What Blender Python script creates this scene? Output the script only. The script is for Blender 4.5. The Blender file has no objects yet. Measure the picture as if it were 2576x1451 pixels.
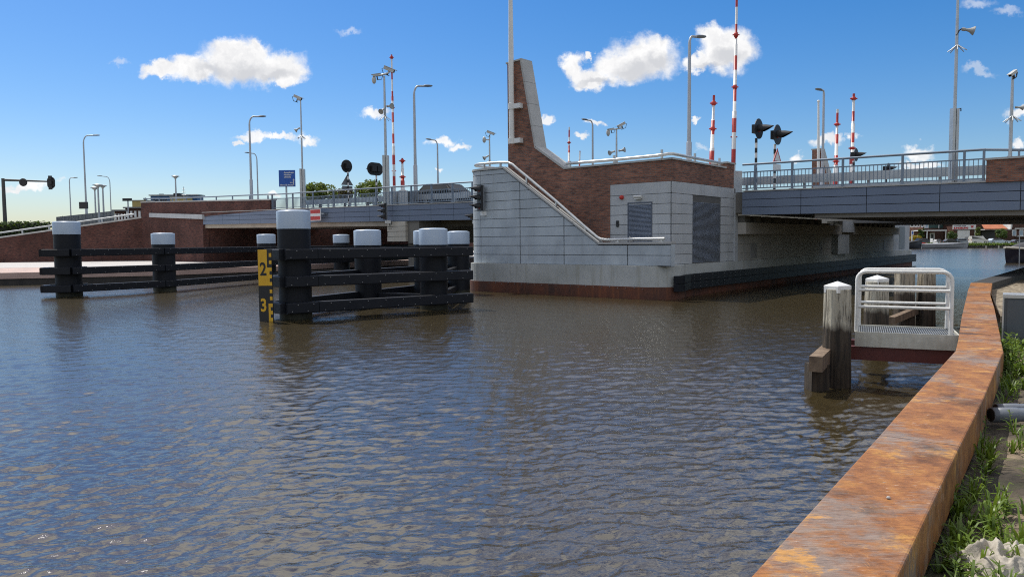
import bpy, bmesh, math, random
import numpy as np
from mathutils import Vector, Matrix, noise as mnoise
random.seed(7)
RNG = np.random.default_rng(11)
scene = bpy.context.scene
COL = scene.collection
PI = math.pi

# ------------------------------------------------------------------ camera
FPX = 1900.0; HC = 2.15; HOR = 607.0; ROLL = -0.009
PITCH = math.atan((725.5-HOR)/FPX)
M3 = (Matrix.Rotation(PI/2-PITCH, 4, 'X') @ Matrix.Rotation(ROLL, 4, 'Z')).to_3x3()
EYE = Vector((0, 0, HC))
cd = bpy.data.cameras.new('camera'); cam = bpy.data.objects.new('camera', cd); COL.objects.link(cam)
cam.matrix_world = Matrix.Translation(EYE) @ M3.to_4x4()
cd.sensor_width = 36.0; cd.lens = 36.0*FPX/2576.0
cd.clip_start = 0.1; cd.clip_end = 8000
scene.camera = cam
# photo measurements (in a 2576 px wide copy) turned into positions on known planes of the place
def ray(x, y): return M3 @ Vector(((x-1288)/FPX, (725.5-y)/FPX, -1))
def pz(x, y, z):
    d = ray(x, y); return EYE + d*((z-HC)/d.z)
def pY(x, y, Y):
    d = ray(x, y); return EYE + d*(Y/d.y)
TH = math.radians(-41)
U = Vector((math.cos(TH), math.sin(TH), 0)); V = Vector((-math.sin(TH), math.cos(TH), 0))
C0 = pz(1690, 668.5, 1.235); C0.z = 0
def F(a, b, z=0): return C0 + U*a + V*b + Vector((0, 0, z))
def L(P):
    q = P-C0; return Vector((q.dot(U), q.dot(V), P.z))
def pb(x, y, b):                                  # frame coordinates of the photo point lying on plane b
    d = ray(x, y); t = (b-(EYE-C0).dot(V))/d.dot(V); return L(EYE+d*t)
def side_a(b): return -.56-.036*(b-1)             # long side wall of the middle pier
def ps(x, y, off=0):
    b = 5.0
    for i in range(12):
        d = ray(x, y); t = (side_a(b)+off-(EYE-C0).dot(U))/d.dot(U); q = L(EYE+d*t); b = q.y
    return q

BE = ps(2288, 600).y; S1 = ps(2098, 590).y; S2 = ps(2126, 590).y; S3 = ps(2248, 590).y
# ------------------------------------------------------------------ materials
def newmat(name):
    m = bpy.data.materials.new(name); m.use_nodes = True
    nt = m.node_tree; b = nt.nodes['Principled BSDF']
    return m, nt, b
def nd(nt, t, **kw):
    n = nt.nodes.new(t)
    for k, v in kw.items(): setattr(n, k, v)
    return n
def lk(nt, a, b): nt.links.new(a, b)
def coords(nt, scale=(1, 1, 1), rot=(0, 0, 0), world=False):
    if world:
        g = nd(nt, 'ShaderNodeNewGeometry'); out = g.outputs['Position']
    else:
        t = nd(nt, 'ShaderNodeTexCoord'); out = t.outputs['Object']
    mp = nd(nt, 'ShaderNodeMapping'); mp.inputs['Scale'].default_value = scale; mp.inputs['Rotation'].default_value = rot
    lk(nt, out, mp.inputs['Vector']); return mp.outputs[0]
def noise(nt, vec, scale, detail=5, rough=.55, dist=0):
    n = nd(nt, 'ShaderNodeTexNoise'); n.inputs['Scale'].default_value = scale
    n.inputs['Detail'].default_value = detail; n.inputs['Roughness'].default_value = rough; n.inputs['Distortion'].default_value = dist
    if vec is not None: lk(nt, vec, n.inputs['Vector'])
    return n.outputs['Fac']
def ramp(nt, fac, stops):
    r = nd(nt, 'ShaderNodeValToRGB'); e = r.color_ramp.elements
    while len(e) < len(stops): e.new(.5)
    for k, (p, c) in enumerate(stops):
        e[k].position = p
        if not hasattr(c, '__len__'): c = (c, c, c)
        e[k].color = (*c, 1)
    lk(nt, fac, r.inputs[0]); return r.outputs[0]
def mix(nt, fac, a, b, mode='MIX'):
    m = nd(nt, 'ShaderNodeMix', data_type='RGBA', blend_type=mode)
    def s(sock, v):
        if hasattr(v, 'is_output'): lk(nt, v, sock)
        elif hasattr(v, '__len__'): sock.default_value = (*v, 1) if len(v) == 3 else v
        else: sock.default_value = (v, v, v, 1)
    if hasattr(fac, 'is_output'): lk(nt, fac, m.inputs[0])
    else: m.inputs[0].default_value = fac
    s(m.inputs[6], a); s(m.inputs[7], b); return m.outputs[2]
def mth(nt, op, a, b=None, c=None, clamp=False):
    n = nd(nt, 'ShaderNodeMath', operation=op); n.use_clamp = clamp
    for i, v in enumerate((a, b, c)):
        if v is None: continue
        if hasattr(v, 'is_output'): lk(nt, v, n.inputs[i])
        else: n.inputs[i].default_value = v
    return n.outputs[0]
def bump(nt, b, h, strength, dist=.02):
    n = nd(nt, 'ShaderNodeBump'); n.inputs['Strength'].default_value = strength; n.inputs['Distance'].default_value = dist
    lk(nt, h, n.inputs['Height']); lk(nt, n.outputs[0], b.inputs['Normal'])
MATS = {}
def surf(name, col, rough=.6, metal=0, col2=None, sc=1.5, lo=.35, hi=.7, fine=.12, fsc=18, bmp=0, bsc=40, stretch=(1, 1, 1), spec=.5, coat=0, streak=0, streakcol=(.1, .1, .09)):
    if name in MATS: return MATS[name]
    m, nt, b = newmat(name)
    v = coords(nt, stretch)
    c2 = col2 or tuple(x*.8 for x in col)
    c = ramp(nt, noise(nt, v, sc, 6), [(lo, c2), (hi, col)])
    if fine:
        g = ramp(nt, noise(nt, v, fsc, 4), [(.25, 1-fine), (.75, 1+fine)])
        c = mix(nt, 1.0, c, g, 'MULTIPLY')
    if streak:
        vs = coords(nt, (3.2, 3.2, .22))
        s = ramp(nt, noise(nt, vs, 1.6, 7, .6), [(.52, 0), (.75, 1)])
        s = mth(nt, 'MULTIPLY', s, streak)
        c = mix(nt, s, c, streakcol)
    lk(nt, c, b.inputs['Base Color'])
    b.inputs['Roughness'].default_value = rough; b.inputs['Metallic'].default_value = metal
    b.inputs['Specular IOR Level'].default_value = spec; b.inputs['Coat Weight'].default_value = coat
    if bmp: bump(nt, b, noise(nt, v, bsc, 5), bmp)
    MATS[name] = m; return m

def brick_mat(name, c1, c2, mortar, bw=.21, bh=.066, rgh=.35, stain=.35):
    m, nt, b = newmat(name)
    t = nd(nt, 'ShaderNodeTexCoord'); sp = nd(nt, 'ShaderNodeSeparateXYZ'); lk(nt, t.outputs['Object'], sp.inputs[0])
    cb = nd(nt, 'ShaderNodeCombineXYZ'); lk(nt, mth(nt, 'ADD', sp.outputs[0], sp.outputs[1]), cb.inputs[0]); lk(nt, sp.outputs[2], cb.inputs[1])
    br = nd(nt, 'ShaderNodeTexBrick'); lk(nt, cb.outputs[0], br.inputs['Vector'])
    br.inputs['Scale'].default_value = 1.0; br.inputs['Brick Width'].default_value = bw; br.inputs['Row Height'].default_value = bh
    br.inputs['Mortar Size'].default_value = .009; br.inputs['Mortar Smooth'].default_value = .3; br.inputs['Bias'].default_value = -.1
    br.inputs['Color1'].default_value = (*c1, 1); br.inputs['Color2'].default_value = (*c2, 1); br.inputs['Mortar'].default_value = (*mortar, 1)
    # brick to brick variation: noise stretched along the courses
    mp = nd(nt, 'ShaderNodeMapping'); lk(nt, cb.outputs[0], mp.inputs[0]); mp.inputs['Scale'].default_value = (1/bw*.55, 1/bh*.55, 1)
    g = ramp(nt, noise(nt, mp.outputs[0], 1.0, 3, .7), [(.33, (.36, .4, .46)), (.46, (.85, .85, .85)), (.62, (1.25, 1.12, 1.0))])
    c = mix(nt, .85, br.outputs['Color'], g, 'MULTIPLY')
    w = ramp(nt, noise(nt, t.outputs['Object'], .45, 6), [(.35, 1-stain), (.7, 1.1)])
    c = mix(nt, 1.0, c, w, 'MULTIPLY')
    lk(nt, c, b.inputs['Base Color']); b.inputs['Roughness'].default_value = .85; b.inputs['Specular IOR Level'].default_value = .25
    h = mth(nt, 'ADD', mth(nt, 'SUBTRACT', 1.0, br.outputs['Fac']), mth(nt, 'MULTIPLY', noise(nt, mp.outputs[0], 1.0, 3), .9))
    bump(nt, b, h, .8, rgh*.05)
    return m

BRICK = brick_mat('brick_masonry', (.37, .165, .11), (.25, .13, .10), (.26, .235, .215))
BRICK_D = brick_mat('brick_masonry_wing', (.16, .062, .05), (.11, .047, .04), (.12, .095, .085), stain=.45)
BRICK_H = brick_mat('house_brick', (.42, .19, .12), (.36, .15, .1), (.4, .35, .3))
BRICK_HD = brick_mat('dark_house_brick', (.13, .06, .045), (.1, .045, .035), (.15, .12, .1))
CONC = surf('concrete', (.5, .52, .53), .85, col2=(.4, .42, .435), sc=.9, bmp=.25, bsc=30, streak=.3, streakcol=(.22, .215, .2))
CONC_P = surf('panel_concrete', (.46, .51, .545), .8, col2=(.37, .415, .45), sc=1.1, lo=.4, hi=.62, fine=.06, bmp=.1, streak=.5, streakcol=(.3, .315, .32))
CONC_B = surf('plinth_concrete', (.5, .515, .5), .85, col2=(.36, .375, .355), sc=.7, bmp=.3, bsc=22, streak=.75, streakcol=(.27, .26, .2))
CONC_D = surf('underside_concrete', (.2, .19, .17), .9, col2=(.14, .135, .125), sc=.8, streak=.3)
GROOVE = surf('joint_shadow_gap', (.05, .05, .05), .9, fine=0)
COPE = surf('coping_stone', (.47, .47, .45), .75, col2=(.38, .38, .37), sc=1.2, bmp=.1)
PANEL = surf('blue_grey_panel', (.175, .22, .3), .6, 0, col2=(.155, .195, .27), sc=.4, fine=.04, spec=.25)
GALV = surf('galvanised_steel', (.50, .52, .53), .42, .75, col2=(.4, .42, .43), sc=3, fine=.06)
RAILM = surf('painted_railing_steel', (.2, .25, .31), .45, .2, col2=(.17, .215, .27), sc=1, fine=.04)
ALU = surf('aluminium_tube', (.62, .63, .62), .35, .6, col2=(.5, .51, .5), sc=2, fine=.05)
WHITE = surf('white_paint', (.78, .78, .76), .4, col2=(.7, .7, .68), sc=1.5, fine=.03)
WHITEC = surf('white_pile_cap', (.46, .55, .67), .35, col2=(.4, .49, .6), sc=1.1, fine=.03, streak=.12, streakcol=(.5, .5, .48))
POLE = surf('lamp_post_steel', (.46, .48, .5), .45, .5, col2=(.38, .4, .42), sc=1, fine=.04)
DARK = surf('dark_plastic', (.016, .018, .021), .45, fine=.1)
BLACK = surf('black_housing', (.012, .013, .015), .5, fine=.1)
HDPE = surf('black_fender_plastic', (.0075, .009, .0135), .5, col2=(.012, .0135, .018), sc=2.2, fine=.2, spec=.22, streak=.25, streakcol=(.022, .022, .024))
PILEM = surf('black_pile_steel', (.0075, .009, .0135), .5, col2=(.012, .0135, .018), sc=2.2, fine=.2, spec=.22)
def weedband(m):
    nt = m.node_tree; b = nt.nodes['Principled BSDF']; src = b.inputs['Base Color'].links[0].from_socket
    g_ = nd(nt, 'ShaderNodeNewGeometry'); sp_ = nd(nt, 'ShaderNodeSeparateXYZ'); lk(nt, g_.outputs['Position'], sp_.inputs[0])
    h = mth(nt, 'ADD', sp_.outputs[2], mth(nt, 'MULTIPLY', mth(nt, 'SUBTRACT', noise(nt, coords(nt, (5, 5, 2), world=True), 2, 5), .5), .22))
    lk(nt, mix(nt, ramp(nt, h, [(.1, .8), (.2, 0)]), src, (.055, .055, .035)), b.inputs['Base Color'])
weedband(PILEM)
BOLT = surf('fender_bolt', (.2, .2, .2), .35, .8)
RED = surf('red_paint', (.55, .035, .025), .4, fine=.05)
REDL = surf('red_lens', (.32, .012, .01), .2, fine=.03)
GRNL = surf('green_lens', (.01, .07, .045), .2, fine=.03)
AMBL = surf('amber_lens', (.35, .1, .01), .25, fine=.03)
YEL = surf('yellow_paint', (.74, .43, .02), .5, col2=(.66, .37, .02), sc=4, fine=.08)
BLUE = surf('sign_blue', (.018, .11, .46), .4, fine=.03)
BLUEB = surf('blue_cladding', (.03, .12, .3), .5, col2=(.025, .1, .24), sc=.6)
YELB = surf('yellow_render', (.46, .36, .12), .8, col2=(.36, .29, .12), sc=.6)
ASPH = surf('asphalt', (.06, .06, .06), .9, col2=(.045, .045, .047), sc=1)
GLASS = surf('dark_glass', (.012, .015, .018), .08, fine=0, spec=.35)
TYRE = surf('tyre_rubber', (.015, .015, .015), .8)
RIM = surf('wheel_rim', (.4, .4, .41), .3, .9)
REDBR = surf('red_oxide_steel', (.13, .028, .022), .5, col2=(.09, .02, .018), sc=2)
CABI = surf('cabinet_grey', (.17, .185, .2), .5, col2=(.15, .165, .18), sc=1.5, fine=.04)
PVC = surf('pvc_grey', (.17, .19, .22), .35, col2=(.14, .155, .18), sc=3, fine=.04)
PAVE = surf('quay_paving', (.58, .42, .36), .9, col2=(.36, .28, .25), sc=1.2)
EARTH = surf('bank_earth', (.12, .1, .06), .95, col2=(.07, .08, .03), sc=.4)
TIMB = surf('quay_timber', (.05, .045, .04), .85, col2=(.03, .028, .026), sc=3, stretch=(1, 1, .3))
BARK = surf('bark', (.09, .07, .05), .9, col2=(.05, .04, .03), sc=5, stretch=(1, 1, .2))
CLOTHM = surf('crumpled_cloth', (.5, .46, .39), .9, col2=(.33, .3, .25), sc=4, fine=.15, bmp=.5, bsc=25)
ROOFO = surf('orange_awning', (.48, .17, .08), .8, col2=(.4, .13, .06), sc=1)
GREENP = surf('dark_green_panel', (.02, .06, .055), .6)
NAVY = surf('navy_hull', (.018, .016, .03), .2, fine=.02, coat=.4)
COVER = surf('boat_cover', (.045, .045, .05), .8, col2=(.06, .06, .065), sc=3)
GREYB = surf('grey_cover', (.2, .21, .23), .6)
CREAM = surf('cream_gunwale', (.6, .55, .45), .4)

def leaf_mat(name, c1, c2, c3, sc=3.0):
    m, nt, b = newmat(name)
    g = nd(nt, 'ShaderNodeObjectInfo')
    v = coords(nt)
    col = ramp(nt, noise(nt, v, sc, 4, .7), [(.3, c1), (.5, c2), (.7, c3)])
    d = nd(nt, 'ShaderNodeBsdfDiffuse'); tr = nd(nt, 'ShaderNodeBsdfTranslucent'); gl = nd(nt, 'ShaderNodeBsdfGlossy'); gl.inputs['Roughness'].default_value = .4
    lk(nt, col, d.inputs[0]); lk(nt, mix(nt, .5, col, (.16, .22, .02)), tr.inputs[0])
    ms = nd(nt, 'ShaderNodeMixShader'); ms.inputs[0].default_value = .4; lk(nt, d.outputs[0], ms.inputs[1]); lk(nt, tr.outputs[0], ms.inputs[2])
    m2 = nd(nt, 'ShaderNodeMixShader'); m2.inputs[0].default_value = .04; lk(nt, ms.outputs[0], m2.inputs[1]); lk(nt, gl.outputs[0], m2.inputs[2])
    lk(nt, m2.outputs[0], nt.nodes['Material Output'].inputs[0]); nt.nodes.remove(b)
    return m
LEAF = leaf_mat('tree_foliage', (.03, .06, .012), (.06, .11, .022), (.1, .16, .03), .8)
LEAF_Y = leaf_mat('yellow_green_foliage', (.07, .11, .018), (.14, .19, .03), (.22, .25, .05), .8)
LEAF_R = leaf_mat('reddish_foliage', (.05, .035, .02), (.09, .06, .03), (.1, .09, .035), .8)
LEAF_H = leaf_mat('hedge_foliage', (.012, .03, .008), (.035, .075, .012), (.07, .12, .02), 1.2)
WEED = leaf_mat('weed_leaves', (.075, .13, .012), (.13, .21, .022), (.21, .28, .035), 6)
DRYG = leaf_mat('dry_grass', (.18, .15, .06), (.24, .2, .09), (.3, .25, .12), 6)

def stripe_mat(name, ca, cb_, period, duty=.5, offset=0.0):
    m, nt, b = newmat(name)
    t = nd(nt, 'ShaderNodeTexCoord'); sp = nd(nt, 'ShaderNodeSeparateXYZ'); lk(nt, t.outputs['Object'], sp.inputs[0])
    fr = mth(nt, 'FRACT', mth(nt, 'DIVIDE', mth(nt, 'ADD', sp.outputs[2], offset+100*period), period))
    c = mix(nt, mth(nt, 'GREATER_THAN', fr, duty), ca, cb_)
    g = ramp(nt, noise(nt, t.outputs['Object'], 9, 4), [(.3, .88), (.7, 1.06)])
    lk(nt, mix(nt, 1.0, c, g, 'MULTIPLY'), b.inputs['Base Color']); b.inputs['Roughness'].default_value = .4
    return m
BOOM = stripe_mat('red_white_bands', (.42, .032, .026), (.74, .74, .73), 1.35, .46)
BW = stripe_mat('black_white_bands', (.015, .015, .016), (.72, .72, .7), .42)

def rust_mat():
    m, nt, b = newmat('rusted_steel_plate')
    v = coords(nt, world=True); vs = coords(nt, (1.0, 4.2, 1.0), (0, 0, .63), world=True); vx = coords(nt, (5, 1.0, 1.0), (0, 0, .63), world=True)
    n1 = noise(nt, v, .95, 9, .66, .15); n2 = noise(nt, v, 5, 9, .7, .2); n3 = noise(nt, vs, 7, 8, .72)
    base = ramp(nt, n2, [(.28, (.12, .044, .016)), (.5, (.27, .105, .028)), (.72, (.40, .185, .045))])
    grey = ramp(nt, n3, [(.3, (.12, .10, .09)), (.7, (.27, .225, .195))])
    f = ramp(nt, mth(nt, 'ADD', mth(nt, 'MULTIPLY', n1, .78), mth(nt, 'MULTIPLY', n3, .22)), [(.505, 0), (.585, .8)])
    c = mix(nt, f, base, grey)
    oc = ramp(nt, mth(nt, 'ADD', mth(nt, 'MULTIPLY', noise(nt, v, 1.9, 9, .7), .75), mth(nt, 'MULTIPLY', n3, .25)), [(.555, 0), (.60, .85)])
    c = mix(nt, oc, c, (.47, .23, .05))
    dk = ramp(nt, noise(nt, vs, 16, 8, .75), [(.3, .45), (.48, 1.0), (.72, 1.3)])
    c = mix(nt, 1.0, c, dk, 'MULTIPLY')
    st_ = ramp(nt, noise(nt, v, 1.15, 8, .7, .4), [(.36, .45), (.47, 1.0)]); c = mix(nt, 1.0, c, st_, 'MULTIPLY')
    sc_ = ramp(nt, noise(nt, vx, 13, 5, .7), [(.62, 0), (.67, .5)]); c = mix(nt, sc_, c, (.42, .2, .07))
    wh = ramp(nt, mth(nt, 'ADD', mth(nt, 'MULTIPLY', noise(nt, vs, 15, 7, .7), .6), mth(nt, 'MULTIPLY', noise(nt, v, 2.2, 3), .4)), [(.6, 0), (.64, .75)])
    c = mix(nt, wh, c, (.6, .5, .42))
    lk(nt, c, b.inputs['Base Color']); b.inputs['Roughness'].default_value = .58; b.inputs['Specular IOR Level'].default_value = .4
    bump(nt, b, mth(nt, 'ADD', noise(nt, vs, 30, 6), noise(nt, v, 8, 4)), .35, .01)
    return m
RUST = rust_mat()
RUSTB = surf('rusty_sheet_steel', (.15, .048, .022), .75, col2=(.055, .026, .018), sc=1.1, fine=.3, bmp=.3, streak=.6, streakcol=(.27, .09, .03))

def wood_mat(name, top, low, wet):
    m, nt, b = newmat(name)
    v = coords(nt, (1, 1, .07)); sp = nd(nt, 'ShaderNodeSeparateXYZ'); t = nd(nt, 'ShaderNodeTexCoord'); lk(nt, t.outputs['Object'], sp.inputs[0])
    g = noise(nt, v, 22, 7, .65, .6)
    ct = ramp(nt, g, [(.36, (.045, .036, .026)), (.47, top), (.68, tuple(x*1.35 for x in top))])
    cl = ramp(nt, g, [(.35, (.012, .01, .008)), (.6, low)])
    h = mth(nt, 'ADD', sp.outputs[2], mth(nt, 'MULTIPLY', mth(nt, 'SUBTRACT', noise(nt, coords(nt, (6, 6, .5)), 1.4, 3), .5), .25))
    f = ramp(nt, mth(nt, 'DIVIDE', h, 2.0), [(wet/2-.02, 0), (wet/2+.04, 1)])
    lk(nt, mix(nt, f, cl, ct), b.inputs['Base Color']); b.inputs['Roughness'].default_value = .85
    bump(nt, b, g, 1.0, .03)
    return m
WOOD = wood_mat('weathered_oak', (.33, .29, .22), (.07, .052, .035), .82)
WOODP = wood_mat('pale_weathered_oak', (.42, .39, .31), (.07, .052, .035), .86)

# ------------------------------------------------------------------ mesh builder
class MB:
    def __init__(s): s.v = []; s.f = []; s.sm = []
    def add(s, vs, fs, smooth=False):
        o = len(s.v); s.v += [tuple(p) for p in vs]
        for f in fs: s.f.append([i+o for i in f]); s.sm.append(smooth)
        return s
    def hexa(s, p): return s.add(p, [(0, 3, 2, 1), (4, 5, 6, 7), (0, 1, 5, 4), (1, 2, 6, 5), (2, 3, 7, 6), (3, 0, 4, 7)])
    def box(s, x0, x1, y0, y1, z0, z1):
        return s.hexa([(x0, y0, z0), (x1, y0, z0), (x1, y1, z0), (x0, y1, z0), (x0, y0, z1), (x1, y0, z1), (x1, y1, z1), (x0, y1, z1)])
    def obox(s, c, ax, ay, az):                   # centre and three half-axes
        c = Vector(c); ax = Vector(ax); ay = Vector(ay); az = Vector(az)
        return s.hexa([c-ax-ay-az, c+ax-ay-az, c+ax+ay-az, c-ax+ay-az, c-ax-ay+az, c+ax-ay+az, c+ax+ay+az, c-ax+ay+az])
    def prism(s, poly, d, cap=True):              # 3D polygon pushed along d
        n = len(poly); d = Vector(d); P = [Vector(p) for p in poly]
        vs = P+[p+d for p in P]; fs = [(i, (i+1) % n, (i+1) % n+n, i+n) for i in range(n)]
        if cap: fs += [tuple(range(n-1, -1, -1)), tuple(range(n, 2*n))]
        return s.add(vs, fs)
    def plan(s, poly, z0, z1): return s.prism([(x, y, z0) for x, y in poly], (0, 0, z1-z0))
    def beam(s, p, q, w, h, up=(0, 0, 1)):        # rectangular bar along p-q, w across, h up
        p = Vector(p); q = Vector(q); d = q-p
        if d.length < 1e-6: return s
        t = d.normalized(); n = t.cross(Vector(up))
        if n.length < 1e-4: n = t.cross(Vector((1, 0, 0)))
        n.normalize(); m = n.cross(t)
        return s.obox((p+q)/2, d/2, n*w/2, m*h/2)
    def tube(s, pts, r, n=10, caps=True, rs=None):
        P = [Vector(p) for p in pts]; k = len(P); rings = []
        T = [(P[min(i+1, k-1)]-P[max(i-1, 0)]).normalized() for i in range(k)]
        up = Vector((0, 0, 1)) if abs(T[0].z) < .9 else Vector((1, 0, 0))
        nn = (up-T[0]*up.dot(T[0])).normalized(); vs = []
        for i in range(k):
            nn = (nn-T[i]*nn.dot(T[i])).normalized(); bb = T[i].cross(nn); rr = rs[i] if rs else r
            vs += [P[i]+(nn*math.cos(2*PI*j/n)+bb*math.sin(2*PI*j/n))*rr for j in range(n)]
        fs = [(i*n+j, i*n+(j+1) % n, (i+1)*n+(j+1) % n, (i+1)*n+j) for i in range(k-1) for j in range(n)]
        s.add(vs, fs, True)
        if caps:
            s.add(vs[:n], [tuple(range(n-1, -1, -1))]); s.add(vs[-n:], [tuple(range(n))])
        return s
    def lathe(s, c, prof, n=24, axis=None, smooth=True):
        c = Vector(c); Z = Vector(axis or (0, 0, 1)).normalized()
        X = (Vector((1, 0, 0)) if abs(Z.x) < .9 else Vector((0, 1, 0))); X = (X-Z*X.dot(Z)).normalized(); Y = Z.cross(X)
        vs = []
        for r, h in prof: vs += [c+Z*h+(X*math.cos(2*PI*j/n)+Y*math.sin(2*PI*j/n))*r for j in range(n)]
        fs = [(i*n+j, i*n+(j+1) % n, (i+1)*n+(j+1) % n, (i+1)*n+j) for i in range(len(prof)-1) for j in range(n)]
        s.add(vs, fs, smooth)
        s.add(vs[:n], [tuple(range(n-1, -1, -1))]); s.add(vs[-n:], [tuple(range(n))]); return s
    def loft(s, rings, smooth=True, caps=True, closed=True):
        n = len(rings[0]); vs = [p for r in rings for p in r]; m = n if closed else n-1
        s.add(vs, [(i*n+j, i*n+(j+1) % n, (i+1)*n+(j+1) % n, (i+1)*n+j) for i in range(len(rings)-1) for j in range(m)], smooth)
        if caps:
            s.add(rings[0], [tuple(range(n-1, -1, -1))]); s.add(rings[-1], [tuple(range(n))])
        return s
    def ball(s, c, r, n=10):
        rx, ry, rz = r if hasattr(r, '__len__') else (r, r, r); c = Vector(c); rings = []
        for i in range(n+1):
            t = PI*i/n-PI/2; t = max(min(t, PI/2-.02), -PI/2+.02)
            rings.append([c+Vector((rx*math.cos(t)*math.cos(2*PI*j/(2*n)), ry*math.cos(t)*math.sin(2*PI*j/(2*n)), rz*math.sin(t))) for j in range(2*n)])
        return s.loft(rings)
    def leaves(s, c, r, count, size, seed, shell=.45, flat=.5):
        rg = np.random.default_rng(seed)
        d = rg.normal(size=(count, 3)); d /= np.linalg.norm(d, axis=1)[:, None]
        rad = 1-shell*rg.random(count)**1.4
        p = np.array(c)+d*rad[:, None]*np.array(r)
        nrm = d*.7+rg.normal(size=(count, 3))*.8; nrm[:, 2] += flat; nrm /= np.linalg.norm(nrm, axis=1)[:, None]
        t = np.cross(nrm, rg.normal(size=(count, 3))); t /= np.linalg.norm(t, axis=1)[:, None]; bt = np.cross(nrm, t)
        sz = size*(.6+.8*rg.random(count))
        A = p-t*sz[:, None]; B = p+bt*sz[:, None]*.55; Cc = p+t*sz[:, None]; D = p-bt*sz[:, None]*.55
        vs = np.stack([A, B, Cc, D], 1).reshape(-1, 3)
        o = len(s.v); s.v += [tuple(x) for x in vs.tolist()]
        s.f += [[o+4*i, o+4*i+1, o+4*i+2, o+4*i+3] for i in range(count)]; s.sm += [False]*count
        return s
    def mesh(s, name, m, base=(0, 0, 0)):
        me = bpy.data.meshes.new(name); b = Vector(base)
        me.from_pydata([(p[0]-b[0], p[1]-b[1], p[2]-b[2]) for p in s.v], [], s.f)
        me.polygons.foreach_set('use_smooth', s.sm)
        for x in (m if isinstance(m, (list, tuple)) else [m]): me.materials.append(x)
        me.update(); return me

def fixn(me):
    bm = bmesh.new(); bm.from_mesh(me); bmesh.ops.recalc_face_normals(bm, faces=bm.faces); bm.to_mesh(me); bm.free()
def tag(o, label, cat, group=None, kind=None):
    if label: o['label'] = label
    if cat: o['category'] = cat
    if group: o['group'] = group
    if kind: o['kind'] = kind
    return o
class Thing:                                     # an Empty at the thing's base; parts are given in the same coordinates as the base
    def __init__(s, name, label, cat, base=(0, 0, 0), frame=False, group=None, rot=None):
        s.o = bpy.data.objects.new(name, None); COL.objects.link(s.o); s.base = tuple(base)
        s.o.empty_display_size = .3
        if frame: s.o.location = F(*base); s.o.rotation_euler = (0, 0, TH)
        else: s.o.location = base; s.o.rotation_euler = (0, 0, rot or 0)
        tag(s.o, label, cat, group)
    def part(s, name, mb, m, parent=None, label=None, rc=True):
        me = mb.mesh(name, m, s.base)
        if rc: fixn(me)
        o = bpy.data.objects.new(name, me); COL.objects.link(o); o.parent = parent or s.o
        if label: o['label'] = label
        return o
def solo(name, mb, m, label=None, cat=None, base=(0, 0, 0), frame=False, group=None, kind=None, rc=True):
    me = mb.mesh(name, m, base)
    if rc: fixn(me)
    o = bpy.data.objects.new(name, me); COL.objects.link(o)
    if frame: o.location = F(*base); o.rotation_euler = (0, 0, TH)
    else: o.location = base
    return tag(o, label, cat, group, kind)
def copy_thing(src, loc, label=None, rotz=None):
    def cp(o, par):
        c = o.copy(); COL.objects.link(c); c.parent = par
        for ch in o.children: cp(ch, c)
        return c
    r = cp(src, None); r.location = loc
    if rotz is not None: r.rotation_euler = (0, 0, rotz)
    if label: r['label'] = label
    return r
def text_mb(txt, size, origin, right, up, out, depth=.01, bold=0.0, align='LEFT', sx=1.0):
    c = bpy.data.curves.new('lettering', 'FONT'); c.body = txt; c.size = size; c.extrude = depth/2; c.offset = bold; c.align_x = align; c.resolution_u = 3
    o = bpy.data.objects.new('lettering', c); COL.objects.link(o)
    dg = bpy.context.evaluated_depsgraph_get(); me = bpy.data.meshes.new_from_object(o.evaluated_get(dg))
    mb = MB(); R, U_, O_ = Vector(right).normalized(), Vector(up).normalized(), Vector(out).normalized(); o0 = Vector(origin)
    mb.add([o0+R*v.co.x*sx+U_*v.co.y+O_*v.co.z for v in me.vertices], [list(p.vertices) for p in me.polygons])
    bpy.data.objects.remove(o); bpy.data.curves.remove(c); bpy.data.meshes.remove(me)
    return mb

# ------------------------------------------------------------------ water and ground
def deck_z(a): return 4.13-.0125*a
DECK_T = .975

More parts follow.
